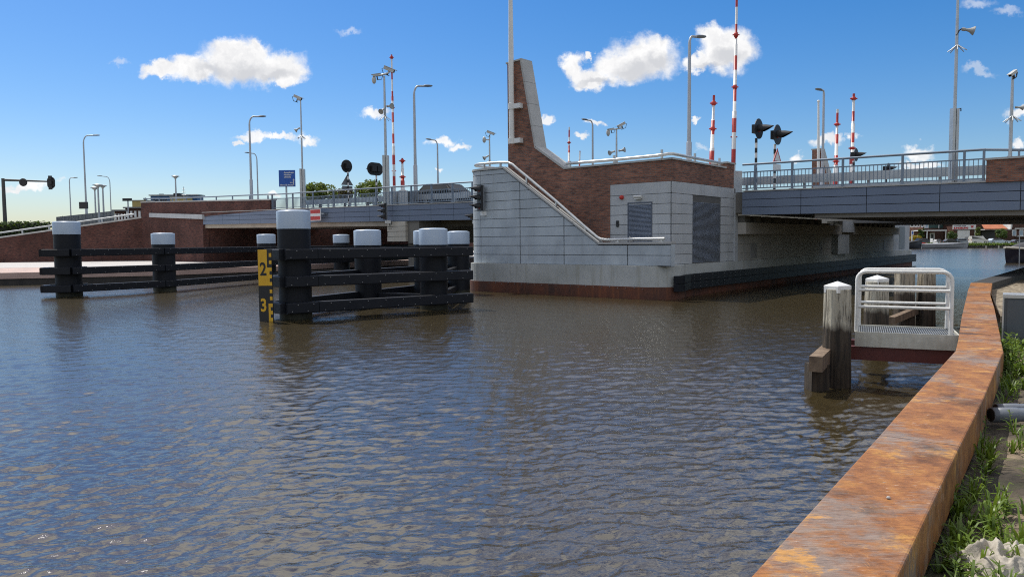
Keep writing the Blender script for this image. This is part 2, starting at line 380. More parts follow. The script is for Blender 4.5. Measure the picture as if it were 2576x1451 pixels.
def build_water():
    nc = 1250; ph = np.linspace(-math.radians(50), math.radians(50), nc)
    r = [3.3]
    while r[-1] < 420: r.append(r[-1]+min(max(r[-1]**2/1623*.62, .012), 6.0))
    r = np.array(r); dr = np.gradient(r); nr = len(r)
    X = (r[:, None]*np.sin(ph)[None]).astype(np.float64); Y = r[:, None]*np.cos(ph)[None]
    Hh = np.zeros_like(X); lost = np.zeros(nr)
    sx = np.sin(ph)[None]; cx = np.cos(ph)[None]; dph = ph[1]-ph[0]
    rg = np.random.default_rng(5)
    # calmer and rougher patches
    G = .5+.25*np.sin(.33*X+.21*Y+1)+.2*np.sin(.12*X-.37*Y+2)+.15*np.sin(.8*X+.5*Y)
    G = .6+.7*np.clip(G, 0, 1)
    G = G*(1+.28*np.sin(.16*X+.55*Y+.8*np.sin(.21*X)+.5)*np.sin(.31*X-.12*Y+1.2)+.18*np.sin(.07*X+.19*Y))
    G = np.clip(G, .5, .95)
    N = 110
    lam = np.clip(np.exp(rg.normal(math.log(.24), .62, N)), .09, 1.7)
    ang = math.radians(-66)+rg.normal(size=N)*.6
    ps_ = rg.uniform(0, 2*PI, N)
    slope = .132*np.sqrt(2.0/N)*np.where(lam < .6, 1.0, .6)
    var0 = 0
    for i in range(N):
        k = 2*PI/lam[i]; kx, ky = math.cos(ang[i]), math.sin(ang[i])
        kr = np.abs(kx*sx+ky*cx); kt = np.abs(kx*cx-ky*sx)
        sp = kr*dr[:, None]+kt*r[:, None]*dph
        w = np.clip((lam[i]/sp-1.3)/1.6, 0, 1)
        arg = k*(kx*X+ky*Y)+ps_[i]+1.3*np.sin(.9*X+.7*i)*.5+.7*np.sin(1.1*Y+.3*i)*.5
        Hh += (slope[i]/k)*w*(np.sin(arg)+.36*np.sin(2*arg+PI/2))
        lost += (slope[i]**2/2*(1-w**2)).mean(1)
    Hh *= G
    rough = np.clip(np.sqrt(np.sqrt(2*lost*.3)), .02, .17)
    me = bpy.data.meshes.new('water')
    co = np.stack([X, Y, Hh], -1).reshape(-1, 3)
    co = np.vstack([co, [[0, 0, 0]]])
    I = np.arange(nr-1)[:, None]*nc+np.arange(nc-1)[None]
    q = np.stack([I, I+1, I+nc+1, I+nc], -1).reshape(-1, 4)[:, ::-1]
    j = np.arange(nc-1); tri = np.stack([j, np.full(nc-1, nr*nc), j+1], -1)
    nv = len(co); me.vertices.add(nv); me.vertices.foreach_set('co', co.ravel())
    nl = q.size+tri.size; me.loops.add(nl); me.loops.foreach_set('vertex_index', np.concatenate([q.ravel(), tri.ravel()]))
    npoly = len(q)+len(tri); me.polygons.add(npoly)
    st = np.concatenate([np.arange(len(q))*4, q.size+np.arange(len(tri))*3]); me.polygons.foreach_set('loop_start', st)
    me.polygons.foreach_set('use_smooth', np.ones(npoly, bool))
    me.update(calc_edges=True); me.validate()
    at = me.attributes.new('ripple', 'FLOAT', 'POINT'); at.data.foreach_set('value', np.concatenate([np.repeat(rough, nc), [.1]]))
    m, nt, b = newmat('canal_water')
    v = coords(nt, world=True)
    c = ramp(nt, noise(nt, v, .12, 3), [(.35, (.033, .0245, .0095)), (.7, (.041, .030, .012))])
    lk(nt, c, b.inputs['Base Color']); b.inputs['IOR'].default_value = 2.3; b.inputs['Specular IOR Level'].default_value = .5
    a = nd(nt, 'ShaderNodeAttribute', attribute_name='ripple'); lk(nt, a.outputs['Fac'], b.inputs['Roughness'])
    vs = coords(nt, (1, 2.2, 1), (0, 0, .35), world=True)
    bump(nt, b, noise(nt, vs, 15, 3, .55, .3), .09, .05)
    me.materials.append(m)
    o = bpy.data.objects.new('water', me); COL.objects.link(o); o['kind'] = 'structure'
build_water()

g = MB(); g.box(-4000, 4000, -200, 7000, -4, -3.0)
solo('ground', g, EARTH, kind='structure')
# left bank: paved quay in front of the brick wing wall, land behind it
QE = [(-70, 37.5), (-27.9, 41.0), (-20.5, 43.5), (-15.5, 49), (-12.5, 54), (-7, 62), (4, 75), (10, 82)]
g = MB(); g.plan(QE+[(10, 130), (-140, 130), (-140, 37.5)], -2.5, .66)
solo('quay_floor', g, PAVE, kind='structure')
g = MB(); g.plan([(x-1.5, y+10.5 if y < 45 else y+5) for x, y in QE]+[(10, 129), (-139, 129), (-139, 48)], .5, .664)
solo('quay_road', g, surf('pale_paving', (.5, .48, .46), .9, col2=(.44, .42, .4)), kind='structure')
g = MB()
for (p, q) in zip(QE, QE[1:]):
    d = (Vector(q)-Vector(p)).normalized(); n = Vector((d.y, -d.x))
    g.hexa([(*p, -2), (*q, -2), (q[0]-n.x*.02, q[1]-n.y*.02, -2), (p[0]-n.x*.02, p[1]-n.y*.02, -2)]+[(p[0]+n.x*.1, p[1]+n.y*.1, .36), (q[0]+n.x*.1, q[1]+n.y*.1, .36), (q[0], q[1], .36), (p[0], p[1], .36)])
solo('quay_wall', g, TIMB, 'dark timber quay wall at the waterline below the left brick wall', 'quay wall')
g = MB()
for (p, q) in zip(QE, QE[1:]):
    d = (Vector(q)-Vector(p)).normalized(); n = Vector((d.y, -d.x))
    A = Vector((*p, 0)); B = Vector((*q, 0)); nn = Vector((n.x, n.y, 0))
    g.hexa([A+nn*.16+Vector((0, 0, .36)), B+nn*.16+Vector((0, 0, .36)), B-nn*.3+Vector((0, 0, .36)), A-nn*.3+Vector((0, 0, .36)),
            A+nn*.16+Vector((0, 0, .69)), B+nn*.16+Vector((0, 0, .69)), B-nn*.3+Vector((0, 0, .69)), A-nn*.3+Vector((0, 0, .69))])
solo('quay_kerb', g, surf('pink_kerb', (.5, .36, .31), .85, sc=1), 'pinkish concrete kerb along the edge of the left quay', 'kerb')

# ------------------------------------------------------------------ bridge
def sbox(mb, a0, a1, b0, b1, zt, zb):             # slab following the sloping deck: offsets from deck level
    return mb.hexa([(a0, b0, deck_z(a0)+zb), (a1, b0, deck_z(a1)+zb), (a1, b1, deck_z(a1)+zb), (a0, b1, deck_z(a0)+zb),
                    (a0, b0, deck_z(a0)+zt), (a1, b0, deck_z(a1)+zt), (a1, b1, deck_z(a1)+zt), (a0, b1, deck_z(a0)+zt)])
B0 = 6.6
def fascia(T, a0, a1, joints, b0=B0):
    g = MB(); sbox(g, a0, a1, b0+.02, b0+.1, -.02, -DECK_T+.02)
    T.part('fascia_backing', g, GROOVE)
    js = [a0]+joints+[a1]
    for p, q in zip(js, js[1:]):
        g = MB()
        for k in range(3):
            h = DECK_T/3
            sbox(g, p+.012, q-.012, b0-.025, b0+.03, -k*h-.012, -(k+1)*h+.012)
        T.part('fascia_panel', g, PANEL)
    g = MB(); sbox(g, a0, a1, b0-.06, b0+.4, .05, .002); T.part('deck_edge', g, COPE)

aL0 = pb(510, 560, B0).x; aR0 = pb(1866, 510, B0).x+.02
TL = Thing('bridge_span', 'left span of the grey road bridge between the brick abutment and the middle pier', 'bridge', (-20, B0, 0), True)
jl = [pb(x, 540, B0).x for x in (560, 603, 655, 706, 757, 806, 868, 930, 989, 1030, 1085, 1142)]
fascia(TL, aL0, -10.2, jl)
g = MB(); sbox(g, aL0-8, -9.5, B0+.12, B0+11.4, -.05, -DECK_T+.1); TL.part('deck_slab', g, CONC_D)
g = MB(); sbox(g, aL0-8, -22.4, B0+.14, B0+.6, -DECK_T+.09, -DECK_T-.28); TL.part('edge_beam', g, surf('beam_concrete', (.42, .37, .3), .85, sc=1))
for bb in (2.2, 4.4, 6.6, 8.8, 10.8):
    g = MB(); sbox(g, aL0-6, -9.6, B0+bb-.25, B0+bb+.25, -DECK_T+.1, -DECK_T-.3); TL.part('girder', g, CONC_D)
g = MB(); sbox(g, aL0-8.2, -9.5, B0+.5, B0+11, .012, -.049); TL.part('road_surface', g, ASPH)
TL2 = Thing('bridge_span', 'far carriageway of the left bridge span, mostly hidden behind the near one', 'bridge', (-20, 20.5, 0), True)
g = MB(); sbox(g, aL0-8, -9.5, 20.0, 31.2, -.05, -DECK_T); TL2.part('deck_slab', g, CONC_D)
g = MB(); sbox(g, aL0-8.2, -9.5, 20.4, 31, .012, -.049); TL2.part('road_surface', g, ASPH)

TR = Thing('bridge_span', 'right span of the grey road bridge, nearest the viewer, with dark underside', 'bridge', (6, B0, 0), True)
jr = [pb(x, 510, B0).x for x in (2015, 2180, 2364, 2567)]+[13.0, 16.5]
fascia(TR, aR0, 20, jr)
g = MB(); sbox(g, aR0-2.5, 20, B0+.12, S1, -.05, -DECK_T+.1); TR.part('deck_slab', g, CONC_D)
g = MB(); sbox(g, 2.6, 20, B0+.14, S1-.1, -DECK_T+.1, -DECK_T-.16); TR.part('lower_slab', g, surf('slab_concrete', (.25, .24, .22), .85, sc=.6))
g = MB(); sbox(g, aR0-2.5, 20, B0+.5, B0+11, .012, -.049); TR.part('road_surface', g, ASPH)
TR2 = Thing('bridge_span', 'far carriageway of the right bridge span, its underside seen beyond the column', 'bridge', (6, 20.5, 0), True)
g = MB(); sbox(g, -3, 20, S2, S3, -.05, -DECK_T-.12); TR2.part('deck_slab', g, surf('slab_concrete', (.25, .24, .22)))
g = MB(); sbox(g, -3, 20, S2+.3, S3-.3, .012, -.049); TR2.part('road_surface', g, ASPH)

# railings ----------------------------------------------------------
def railing(label, a0, a1, posts, b, top=1.14, heavy=.07, group='bridge railings', zf=deck_z, bal=.14):
    T = Thing('bridge_railing', label, 'railing', ((a0+a1)/2, b, zf((a0+a1)/2)), True, group)
    z = lambda a, o: (a, b, zf(a)+o)
    n = 8; xs = [a0+(a1-a0)*i/n for i in range(n+1)]
    T.part('top_rail', MB().tube([z(x, top) for x in xs], heavy*.62, 10), RAILM)
    g = MB()
    for o in (.82, .14): g.beam(z(a0, o), z(a1, o), .04, .045)
    T.part('infill_rail', g, RAILM)
    g = MB(); k = int((a1-a0)/bal)
    for i in range(k):
        x = a0+(i+.5)*(a1-a0)/k; g.box(x-.011, x+.011, b-.012, b+.012, zf(x)+.14, zf(x)+.82)
    T.part('balusters', g, RAILM)
    for x in posts:
        g = MB(); g.box(x-.035, x+.035, b-.05, b+.05, zf(x)+.05, zf(x)+top-.02); g.box(x-.1, x+.1, b-.09, b+.09, zf(x)+.05, zf(x)+.075)
        T.part('post', g, RAILM)
    return T
BR = B0+.12
aq = lambda x, y=440: pb(x, y, BR).x
railing('blue grey railing along the left bridge span', aq(680), aq(1196), [aq(x) for x in (683, 735, 786, 838, 893, 945, 985, 1034, 1085, 1138, 1188)], BR)
railing('blue grey railing along the right bridge span beside the flashing lights', aq(1868), aq(2478), [aq(x) for x in (1900, 1993, 2120, 2270, 2425, 2474)], BR)
def guardrail(label, a0, a1, b, group='crash barriers along the road'):
    T = Thing('crash_barrier', label, 'crash barrier', ((a0+a1)/2, b, deck_z((a0+a1)/2)), True, group)
    g = MB(); p0 = [(0, .44), (.05, .5), (0, .56), (0, .62), (.05, .68), (0, .75), (.16, .78), (.16, .42)]
    g.loft([[(a, b-y, deck_z(a)+z) for y, z in p0] for a in np.linspace(a0, a1, 6)], smooth=False)
    T.part('rail', g, GALV)
    for i in range(int((a1-a0)/2.6)+1):
        a = a0+.2+i*2.6; g = MB(); g.box(a-.05, a+.05, b+.02, b+.12, deck_z(a)+.01, deck_z(a)+.7); T.part('post', g, GALV)
guardrail('galvanised crash barrier catching the sun behind the left span railing', -36, -10, BR+2.4)
guardrail('galvanised crash barrier behind the right span railing', -1.5, 14, BR+2.4)
guardrail('far crash barrier across the right span beside the distant traffic signals', -1, 17, BR+10.2)

# left abutment -------------------------------------------------------
AB = Thing('brick_abutment', 'long dark red brick abutment wall with sloping top at the left end of the bridge', 'abutment wall', (aL0-10, B0, 0), True)
a680 = pb(679, 510, B0-.05).x; a355 = pb(355, 520, B0-.05).x
g = MB()
def zq(x, y): return pb(x, y, B0-.05).z
g.prism([(a355, B0-.05, .6), (aL0+.1, B0-.05, .6), (aL0+.1, B0-.05, deck_z(aL0)-.3), (a680, B0-.05, deck_z(a680)+.0), (a680, B0-.05, zq(679, 504)), (a355+4, B0-.05, zq(390, 511)), (a355, B0-.05, zq(355, 510))], (0, .5, 0))
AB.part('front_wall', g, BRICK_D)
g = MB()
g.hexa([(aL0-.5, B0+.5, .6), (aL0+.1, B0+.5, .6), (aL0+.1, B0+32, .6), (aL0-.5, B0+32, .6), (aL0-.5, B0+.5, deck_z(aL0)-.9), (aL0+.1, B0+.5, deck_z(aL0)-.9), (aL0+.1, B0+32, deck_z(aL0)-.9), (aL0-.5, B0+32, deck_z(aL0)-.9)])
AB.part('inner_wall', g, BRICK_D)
g = MB()
g.hexa([(a355, B0-.1, zq(355, 510)+.0), (a680+.03, B0-.1, zq(679, 504)), (a680+.03, B0+.5, zq(679, 504)), (a355, B0+.5, zq(355, 510)),
        (a355, B0-.1, zq(355, 510)+.1), (a680+.03, B0-.1, zq(679, 504)+.1), (a680+.03, B0+.5, zq(679, 504)+.1), (a355, B0+.5, zq(355, 510)+.1)])
AB.part('coping', g, COPE)
g = MB(); a378 = pb(379, 540, B0-.1).x; z1 = pb(379, 536, B0-.1).z; z2 = pb(508, 540, B0-.1).z
g.hexa([(a378, B0-.25, z1-.38), (aL0+.4, B0-.25, z2-.38), (aL0+.4, B0+.1, z2-.38), (a378, B0+.1, z1-.38), (a378, B0-.25, z1), (aL0+.4, B0-.25, z2), (aL0+.4, B0+.1, z2), (a378, B0+.1, z1)])
AB.part('bearing_beam', g, CONC)
W1 = F(a355, B0-.05); W0 = Vector((-47.5, 68, 0)); W2 = Vector((-75, 67, 0))
zW1 = pY(355, 549, W1.y).z; zW0 = pY(0, 605, 68).z; zW2 = zW0-.0
WW = Thing('brick_wing_wall', 'low dark brick wing wall whose pale coping slopes down to the left edge', 'wing wall', (W1.x, W1.y, 0))
dW = (W1-W0).normalized(); nW = Vector((-dW.y, dW.x, 0))
def wallseg(mb, A, B, za, zb, z0a, z0b, th, off=0):
    d = (B-A).normalized(); n = Vector((-d.y, d.x, 0)); o = n*off
    P = lambda q, z, t: (q.x+n.x*t+o.x, q.y+n.y*t+o.y, z)
    mb.hexa([P(A, z0a, 0), P(B, z0b, 0), P(B, z0b, th), P(A, z0a, th), P(A, za, 0), P(B, zb, 0), P(B, zb, th), P(A, za, th)])
zs = (zW1-zW0)/(W1-W0).length; LW = (zW0-.95)/zs; W2e = W0-dW*LW; zWe = zW0-zs*LW
g = MB(); wallseg(g, W2e, W1, max(zWe, .75), zW1, .6, .6, .5); 
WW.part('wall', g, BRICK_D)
g = MB(); wallseg(g, W2e, W1, zWe+.14, zW1+.14, zWe+.002, zW1+.002, .65, -.08); WW.part('coping', g, COPE)
RT = Thing('handrail', 'low tube handrail on the sloping coping of the left brick wing wall', 'handrail', (W1.x, W1.y, zW1))
pts = [W2e.lerp(W1, t)+nW*.3 for t in (0, .25, .5, .75, .97)]
RT.part('rail', MB().tube([(p.x, p.y, zWe+(zW1-zWe)*t+.5) for p, t in zip(pts, (0, .25, .5, .75, .97))], .07, 8), GALV)
for t in np.linspace(.05, .95, 11):
    p = W2e.lerp(W1, t)+nW*.3; zz = zWe+(zW1-zWe)*t+.13
    RT.part('post', MB().box(p.x-.05, p.x+.05, p.y-.05, p.y+.05, zz, zz+.36), GALV)
RT = Thing('handrail', 'tube handrail on top of the left brick abutment parapet', 'handrail', (a355, B0+.2, zq(355, 510)), True)
za = zq(355, 510)+.1; zb = zq(679, 504)+.1
RT.part('rail', MB().tube([(a355, B0+.2, za+.28), (a355+5, B0+.2, (za*.75+zb*.25)+.24), (a680+.3, B0+.2, zb+.35)], .05, 8), RAILM)
for t in np.linspace(.03, .97, 9):
    a = a355+(a680-a355)*t; z = za+(zb-za)*t
    RT.part('post', MB().box(a-.04, a+.04, B0+.16, B0+.24, z, z+.27), RAILM)
# raised land and road ramp behind the walls
g = MB()
ramp_pts = [(F(aL0-.4, B0+.5), 4.2), (F(a355, B0+.5), zW1-.25), (W0+nW*.6, zW0-.15), (W2e+nW*.6, max(zWe-.1, .5))]
far = [(p+V*45 if i < 2 else p+Vector((-30, 70, 0)), z) for i, (p, z) in enumerate(ramp_pts)]
n = len(ramp_pts)
g.add([(p.x, p.y, z) for p, z in ramp_pts]+[(p.x, p.y, z) for p, z in far]+[(p.x, p.y, -1) for p, z in ramp_pts], [(i, i+1, n+i+1, n+i) for i in range(n-1)]+[(i, 2*n+i, 2*n+i+1, i+1) for i in range(n-1)])
solo('approach_embankment', g, ASPH, kind='structure')
g = MB(); g.plan([(-20, 118), (-60, 80), (-85, 69), (-400, 60), (-2500, 2500), (300, 2500), (120, 900), (20, 135)], -2, 1.9)
solo('left_bank_land', g, EARTH, kind='structure')

# stone pier of the left span ------------------------------------------
SP = Thing('bridge_pier', 'pale stone block bridge pier carrying the left span', 'bridge pier', (-22, B0+.3, 0), True)
q0 = pb(974, 580, B0-.1).x; q1 = pb(1020, 580, B0-.1).x
zt = deck_z(q0)-DECK_T-.02; zb = pb(980, 608, B0-.1).z
g = MB()
for i in range(4):
    h = (zt-zb)/4; g.box(q0+.03*(i % 2), q1, B0-.1, B0+1.4, zb+i*h+.012, zb+(i+1)*h-.012)
SP.part('stone_blocks', g, surf('pale_stone', (.52, .49, .42), .8, col2=(.42, .39, .33), sc=1.5, bmp=.2))
g = MB(); g.box(q0+.06, q1-.04, B0-.06, B0+1.38, zb, zt); SP.part('block_core', g, GROOVE)
g = MB(); g.box(q1+.002, q1+1.0, B0+.1, B0+11, zb-.1, zt); SP.part('cross_head', g, CONC_D)
for bb in (1.0, 4.5, 8, 10.5):
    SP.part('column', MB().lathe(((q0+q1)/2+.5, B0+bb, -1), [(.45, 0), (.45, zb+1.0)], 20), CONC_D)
g = MB()
for p, q in (((.12, -.32), (.5, -.3)), ((.3, -.3), (.2, -.12)), ((.2, -.12), (.48, -.16)), ((.48, -.16), (.4, -.02)), ((.15, -.42), (.45, -.44))):
    g.beam((q0+p[0], B0-.105, zt+p[1]), (q0+q[0], B0-.105, zt+q[1]), .012, .05, up=(0, 1, 0))
SP.part('graffiti_mark', g, DARK)

# ------------------------------------------------------------------ middle pier (control building)
A_L = -9.265; ROWH = .3765; BASE_Z = 1.22
AEND = -.03
P = Thing('bridge_pier_house', 'big grey panelled and red brick middle pier with brick tower, stair parapet and steel door', 'bridge pier', (-4, .5, 0), True)
def arc(c, r, t0, t1, n): return [(c[0]+r*math.cos(math.radians(t0+(t1-t0)*i/n)), c[1]+r*math.sin(math.radians(t0+(t1-t0)*i/n))) for i in range(n+1)]
def base_poly(o=0.0):
    return arc((A_L, .9), 1.08+o, 180, 270, 10)+arc((-1.2, .9), 1.08+o, 270, 360, 12)+[(side_a(2)+.08+o, 2), (side_a(BE)+.08+o, BE+.5), (-11, BE+.5+o), (-10.4-o, 2)]
P.part('plinth', MB().plan(base_poly(), .4, BASE_Z), CONC_B)
P.part('steel_skirt', MB().plan(base_poly(.035), -1.5, .45), RUSTB)
g = MB()
for i in range(22):
    a = -8.6+i*.36; g.ball((a, -.225, .39+.02*math.sin(i*2.3)), .022, 4)
P.part('skirt_bolts', g, BOLT)
# stair parapet with panel cladding on plane b=0
slope_pts = [(A_L-.01, 5.19), (-7.956, 5.21), (-3.137, 2.03), (AEND, 2.0)]
prof = [(AEND, BASE_Z-.02), (AEND, 2.0), (-3.137, 2.03), (-7.956, 5.21), (A_L, 5.19), (A_L, BASE_Z-.02)]
g = MB(); g.prism([(a, .03, z) for a, z in prof], (0, .2, 0)); P.part('parapet_core', g, GROOVE)
P.part('end_panel', MB().box(AEND-.001, AEND+.02, -.01, .24, BASE_Z-.01, 1.99), CONC_P)
def clip(poly, A, B, C):                          # keep A*a+B*z<=C
    out = []
    for i, p in enumerate(poly):
        q = poly[(i+1) % len(poly)]; dp = A*p[0]+B*p[1]-C; dq = A*q[0]+B*q[1]-C
        if dp <= 0: out.append(p)
        if dp*dq < 0: t = dp/(dp-dq); out.append((p[0]+(q[0]-p[0])*t, p[1]+(q[1]-p[1])*t))
    return out
cols = [A_L, -7.029, -4.762, -1.827, AEND+.01]
sl = (2.03-5.21)/(-3.137+7.956)
for ci, (p, q) in enumerate(zip(cols, cols[1:])):
    g = MB()
    for k in range(12):
        z0 = BASE_Z+k*ROWH+.01; z1 = min(BASE_Z+(k+1)*ROWH-.01, 5.17)
        if z1-z0 < .05: continue
        poly = [(p+.02, z0), (q-.02, z0), (q-.02, z1), (p+.02, z1)]
        poly = clip(poly, -sl, 1, 5.19-sl*-7.956-.02)
        if q > -3.2: poly2 = clip([(p+.02, z0), (q-.02, z0), (q-.02, z1), (p+.02, z1)], 0, 1, 1.985); poly = poly2 if p > -3.2 else (clip([(p+.02, z0), (q-.02, z0), (q-.02, z1), (p+.02, z1)], -sl, 1, 5.19+sl*7.956-.02) if z0 > 1.9 else poly2)
        if len(poly) > 2: g.prism([(a, -.012+.008*RNG.random(), z) for a, z in poly], (0, .041, 0))
    P.part('wall_panel', g, CONC_P)
g = MB()
for k in range(11):
    z0 = BASE_Z+k*ROWH+.01; z1 = min(BASE_Z+(k+1)*ROWH-.01, 5.17)
    if z1-z0 < .05: continue
    o = arc((A_L, 1.0), 1.012, 180, 270, 12); i_ = arc((A_L, 1.0), .96, 180, 270, 12)
    g.plan([(o[0][0], 6.3)]+o+i_[::-1]+[(i_[0][0], 6.3)], z0, z1)
P.part('rounded_corner_panel', g, CONC_P)
o = arc((A_L, 1.0), .97, 180, 270, 12); i_ = arc((A_L, 1.0), .8, 180, 270, 12)
P.part('corner_core', MB().plan([(o[0][0], 6.3)]+o+i_[::-1]+[(i_[0][0], 6.3)], BASE_Z-.02, 5.18), GROOVE)
g = MB()
o = arc((A_L, 1.0), 1.05, 180, 270, 12); i_ = arc((A_L, 1.0), .7, 180, 270, 12)
g.plan([(o[0][0], 6.3)]+o+[(-7.956, -.05), (-7.956, .27)]+i_[::-1]+[(i_[0][0], 6.3)], 5.195, 5.28)
sd = Vector((-3.137+7.956, 0, 2.03-5.21)).normalized()
for i in range(4):
    p = Vector((-7.95, -.05, 5.215)).lerp(Vector((-3.137, -.05, 2.035)), i/4)+sd*.006; q = Vector((-7.95, -.05, 5.215)).lerp(Vector((-3.137, -.05, 2.035)), (i+1)/4)-sd*.006
    up = Vector((-sd.z, 0, sd.x))*.075
    g.hexa([p, q, q+Vector((0, .32, 0)), p+Vector((0, .32, 0)), p+up, q+up, q+up+Vector((0, .32, 0)), p+up+Vector((0, .32, 0))])
g.box(-3.13, AEND+.03, -.05, .27, 2.005, 2.085)
P.part('parapet_coping', g, COPE)
P.part('landing', MB().box(-3.6, -.6, .24, .98, BASE_Z-.1, 1.26), CONC)
g = MB()
for i in range(18): g.box(-3.6-.245*(i+1), -3.6-.245*i, .24, .97, BASE_Z-.02, 1.26+.165*(i+1))
P.part('stair_steps', g, CONC)
# door wall and side wall in concrete blocks
SA0 = side_a(1.0)
joints = [3.87-ROWH*k for k in range(8)]
DA0, DA1, DTOP = -2.442, -1.399, 3.565
g = MB(); g.box(-3.25, SA0-.03, 1.03, 1.3, 1.0, 4.3)
lv0 = ps(1742, 585).y; lv1 = ps(1813, 585).y
g.hexa([(SA0-.3, 1.03, .9), (SA0-.03, 1.03, .9), (side_a(6.9)-.03, 6.9, .9), (side_a(6.9)-.3, 6.9, .9), (SA0-.3, 1.03, 4.3), (SA0-.03, 1.03, 4.3), (side_a(6.9)-.03, 6.9, 4.3), (side_a(6.9)-.3, 6.9, 4.3)])
P.part('wall_core', g, surf('mortar_joint', (.12, .12, .115), .95))
zrow = [4.31]+joints+[BASE_Z-.02]; zrow = sorted(set(round(z, 3) for z in zrow if z >= BASE_Z-.03), reverse=True)
g = MB()
for z1, z0 in zip(zrow, zrow[1:]):
    for p, q in (([(-3.255, SA0)]) if z0 > DTOP-.08 else [(-3.255, DA0), (DA1, SA0)]):
        g.box(p+.004, q-.004 if q != SA0 else q, 1.0, 1.06, z0+.009, z1-.009)
P.part('door_wall_blocks', g, CONC)
g = MB()
def sidebox(mb, b0, b1, z0, z1, t=.06, out=0.0):
    mb.hexa([(side_a(b0)-t, b0, z0), (side_a(b0)+out, b0, z0), (side_a(b1)+out, b1, z0), (side_a(b1)-t, b1, z0), (side_a(b0)-t, b0, z1), (side_a(b0)+out, b0, z1), (side_a(b1)+out, b1, z1), (side_a(b1)-t, b1, z1)])
LTOP = 3.65; LBOT = 1.25
for z1, z0 in zip(zrow, zrow[1:]):
    for p, q in (([(1.0, 6.7)]) if z0 > LTOP-.08 else [(1.0, lv0), (lv1, 6.7)]):
        sidebox(g, p if p == 1.0 else p+.004, q-.004, z0+.009, z1-.009)
P.part('side_wall_blocks', g, CONC)
g = MB(); sidebox(g, 6.7, 7.0, BASE_Z, deck_z(0)-.02, .3, .06); P.part('corner_nib', g, CONC)
# louvred door and vent
D = MB(); D.box(DA0+.01, DA1-.01, 1.008, 1.025, 1.27, DTOP-.01); dr = P.part('louvre_door', D, surf('door_blue_grey', (.075, .095, .13), .5))
g = MB(); nz = 46
for i in range(nz):
    z = 1.3+i*(DTOP-1.34)/nz; g.hexa([(DA0+.04, .985, z), (DA1-.04, .985, z), (DA1-.04, 1.012, z+.03), (DA0+.04, 1.012, z+.03), (DA0+.04, .985, z+.008), (DA1-.04, .985, z+.008), (DA1-.04, 1.012, z+.038), (DA0+.04, 1.012, z+.038)])
P.part('louvre_blades', g, surf('louvre_blue_grey', (.22, .26, .33), .45, .2), parent=dr)
g = MB(); g.box(DA0+.1, DA0+.14, .93, .985, 2.02, 2.3); g.box(DA0+.1, DA0+.26, .93, .95, 2.12, 2.15); P.part('handle', g, ALU, parent=dr)
g = MB()
for p, q, r, s in ((DA0-.02, DA0+.03, 1.27, DTOP), (DA1-.03, DA1+.02, 1.27, DTOP)): g.box(p, q, .99, 1.02, r, s)
g.box(DA0-.02, DA1+.02, .99, 1.02, DTOP-.03, DTOP+.02); P.part('door_frame', g, surf('frame_blue_grey', (.1, .12, .16), .5), parent=dr)
g = MB(); sidebox(g, lv0+.01, lv1-.01, LBOT, LTOP-.01, .06, -.05); vt = P.part('vent_grille', g, surf('door_blue_grey', (.075, .095, .13), .5))
g = MB()
for i in range(54):
    z = LBOT+.02+i*(LTOP-LBOT-.05)/54
    A, B = side_a(lv0), side_a(lv1)
    g.hexa([(A-.045, lv0+.04, z+.026), (A-.012, lv0+.04, z), (B-.012, lv1-.04, z), (B-.045, lv1-.04, z+.026), (A-.045, lv0+.04, z+.033), (A-.012, lv0+.04, z+.007), (B-.012, lv1-.04, z+.007), (B-.045, lv1-.04, z+.033)])
P.part('vent_blades', g, surf('louvre_blue_grey', (.22, .26, .33), .45, .2), parent=vt)
# brickwork
al = pb(1278, 400, 1.0).x
g = MB(); g.prism([(a, 1.005, z) for a, z in [(al, BASE_Z), (-3.262, BASE_Z), (-3.262, 4.312), (SA0, 4.312), (SA0, 5.08), (-5.52, 5.06), (-7.03, 6.05), (-7.80, 9.80), (al, 9.76)]], (0, .62, 0)); P.part('brick_wall', g, BRICK)
g = MB(); sidebox(g, 1.63, 6.66, 4.312, 5.08, .4, -.004); P.part('side_brick_parapet', g, BRICK)
g = MB(); sidebox(g, 5.86, 6.68, 5.081, 5.3, .6, .01); P.part('brick_pillar', g, BRICK)
g = MB(); sidebox(g, 5.82, 6.74, 5.302, 5.37, .66, .06); sidebox(g, .95, 5.80, 5.085, 5.15, .44, .05); P.part('side_coping', g, COPE)
g = MB()
tp = [(-5.50, 5.065), (-7.03, 6.055), (-7.80, 9.81)]
def slopecope(mb, p, q, n, t=.09):
    p = Vector((p[0], .97, p[1])); q = Vector((q[0], .97, q[1])); d = (q-p).normalized(); up = Vector((-d.z, 0, d.x)); up = up if up.x > 0 else -up
    for i in range(n):
        A = p.lerp(q, i/n)+d*.006; B = p.lerp(q, (i+1)/n)-d*.006; w = Vector((0, .72, 0))
        mb.hexa([A, B, B+w, A+w, A+up*t, B+up*t, B+up*t+w, A+up*t+w])
slopecope(g, tp[0], tp[1], 2); slopecope(g, tp[1], tp[2], 4)
P.part('tower_sloping_coping', g, COPE)
g = MB(); g.hexa([(al-.05, .96, 9.765), (-7.72, .96, 9.81), (-7.72, 1.69, 9.81), (al-.05, 1.69, 9.765), (al-.05, .96, 9.83), (-7.72, .96, 9.88), (-7.72, 1.69, 9.88), (al-.05, 1.69, 9.83)])
P.part('tower_top_coping', g, COPE); g = MB()
g.hexa([(-5.48, .95, 5.066), (SA0+.05, .95, 5.085), (SA0+.05, 1.66, 5.085), (-5.48, 1.66, 5.066), (-5.48, .95, 5.135), (SA0+.05, .95, 5.155), (SA0+.05, 1.66, 5.155), (-5.48, 1.66, 5.135)])
P.part('top_coping', g, COPE)
g = MB(); g.box(-9.9, -.9, 1.64, 6.5, 3.8, 4.15); P.part('house_roof', g, CONC)
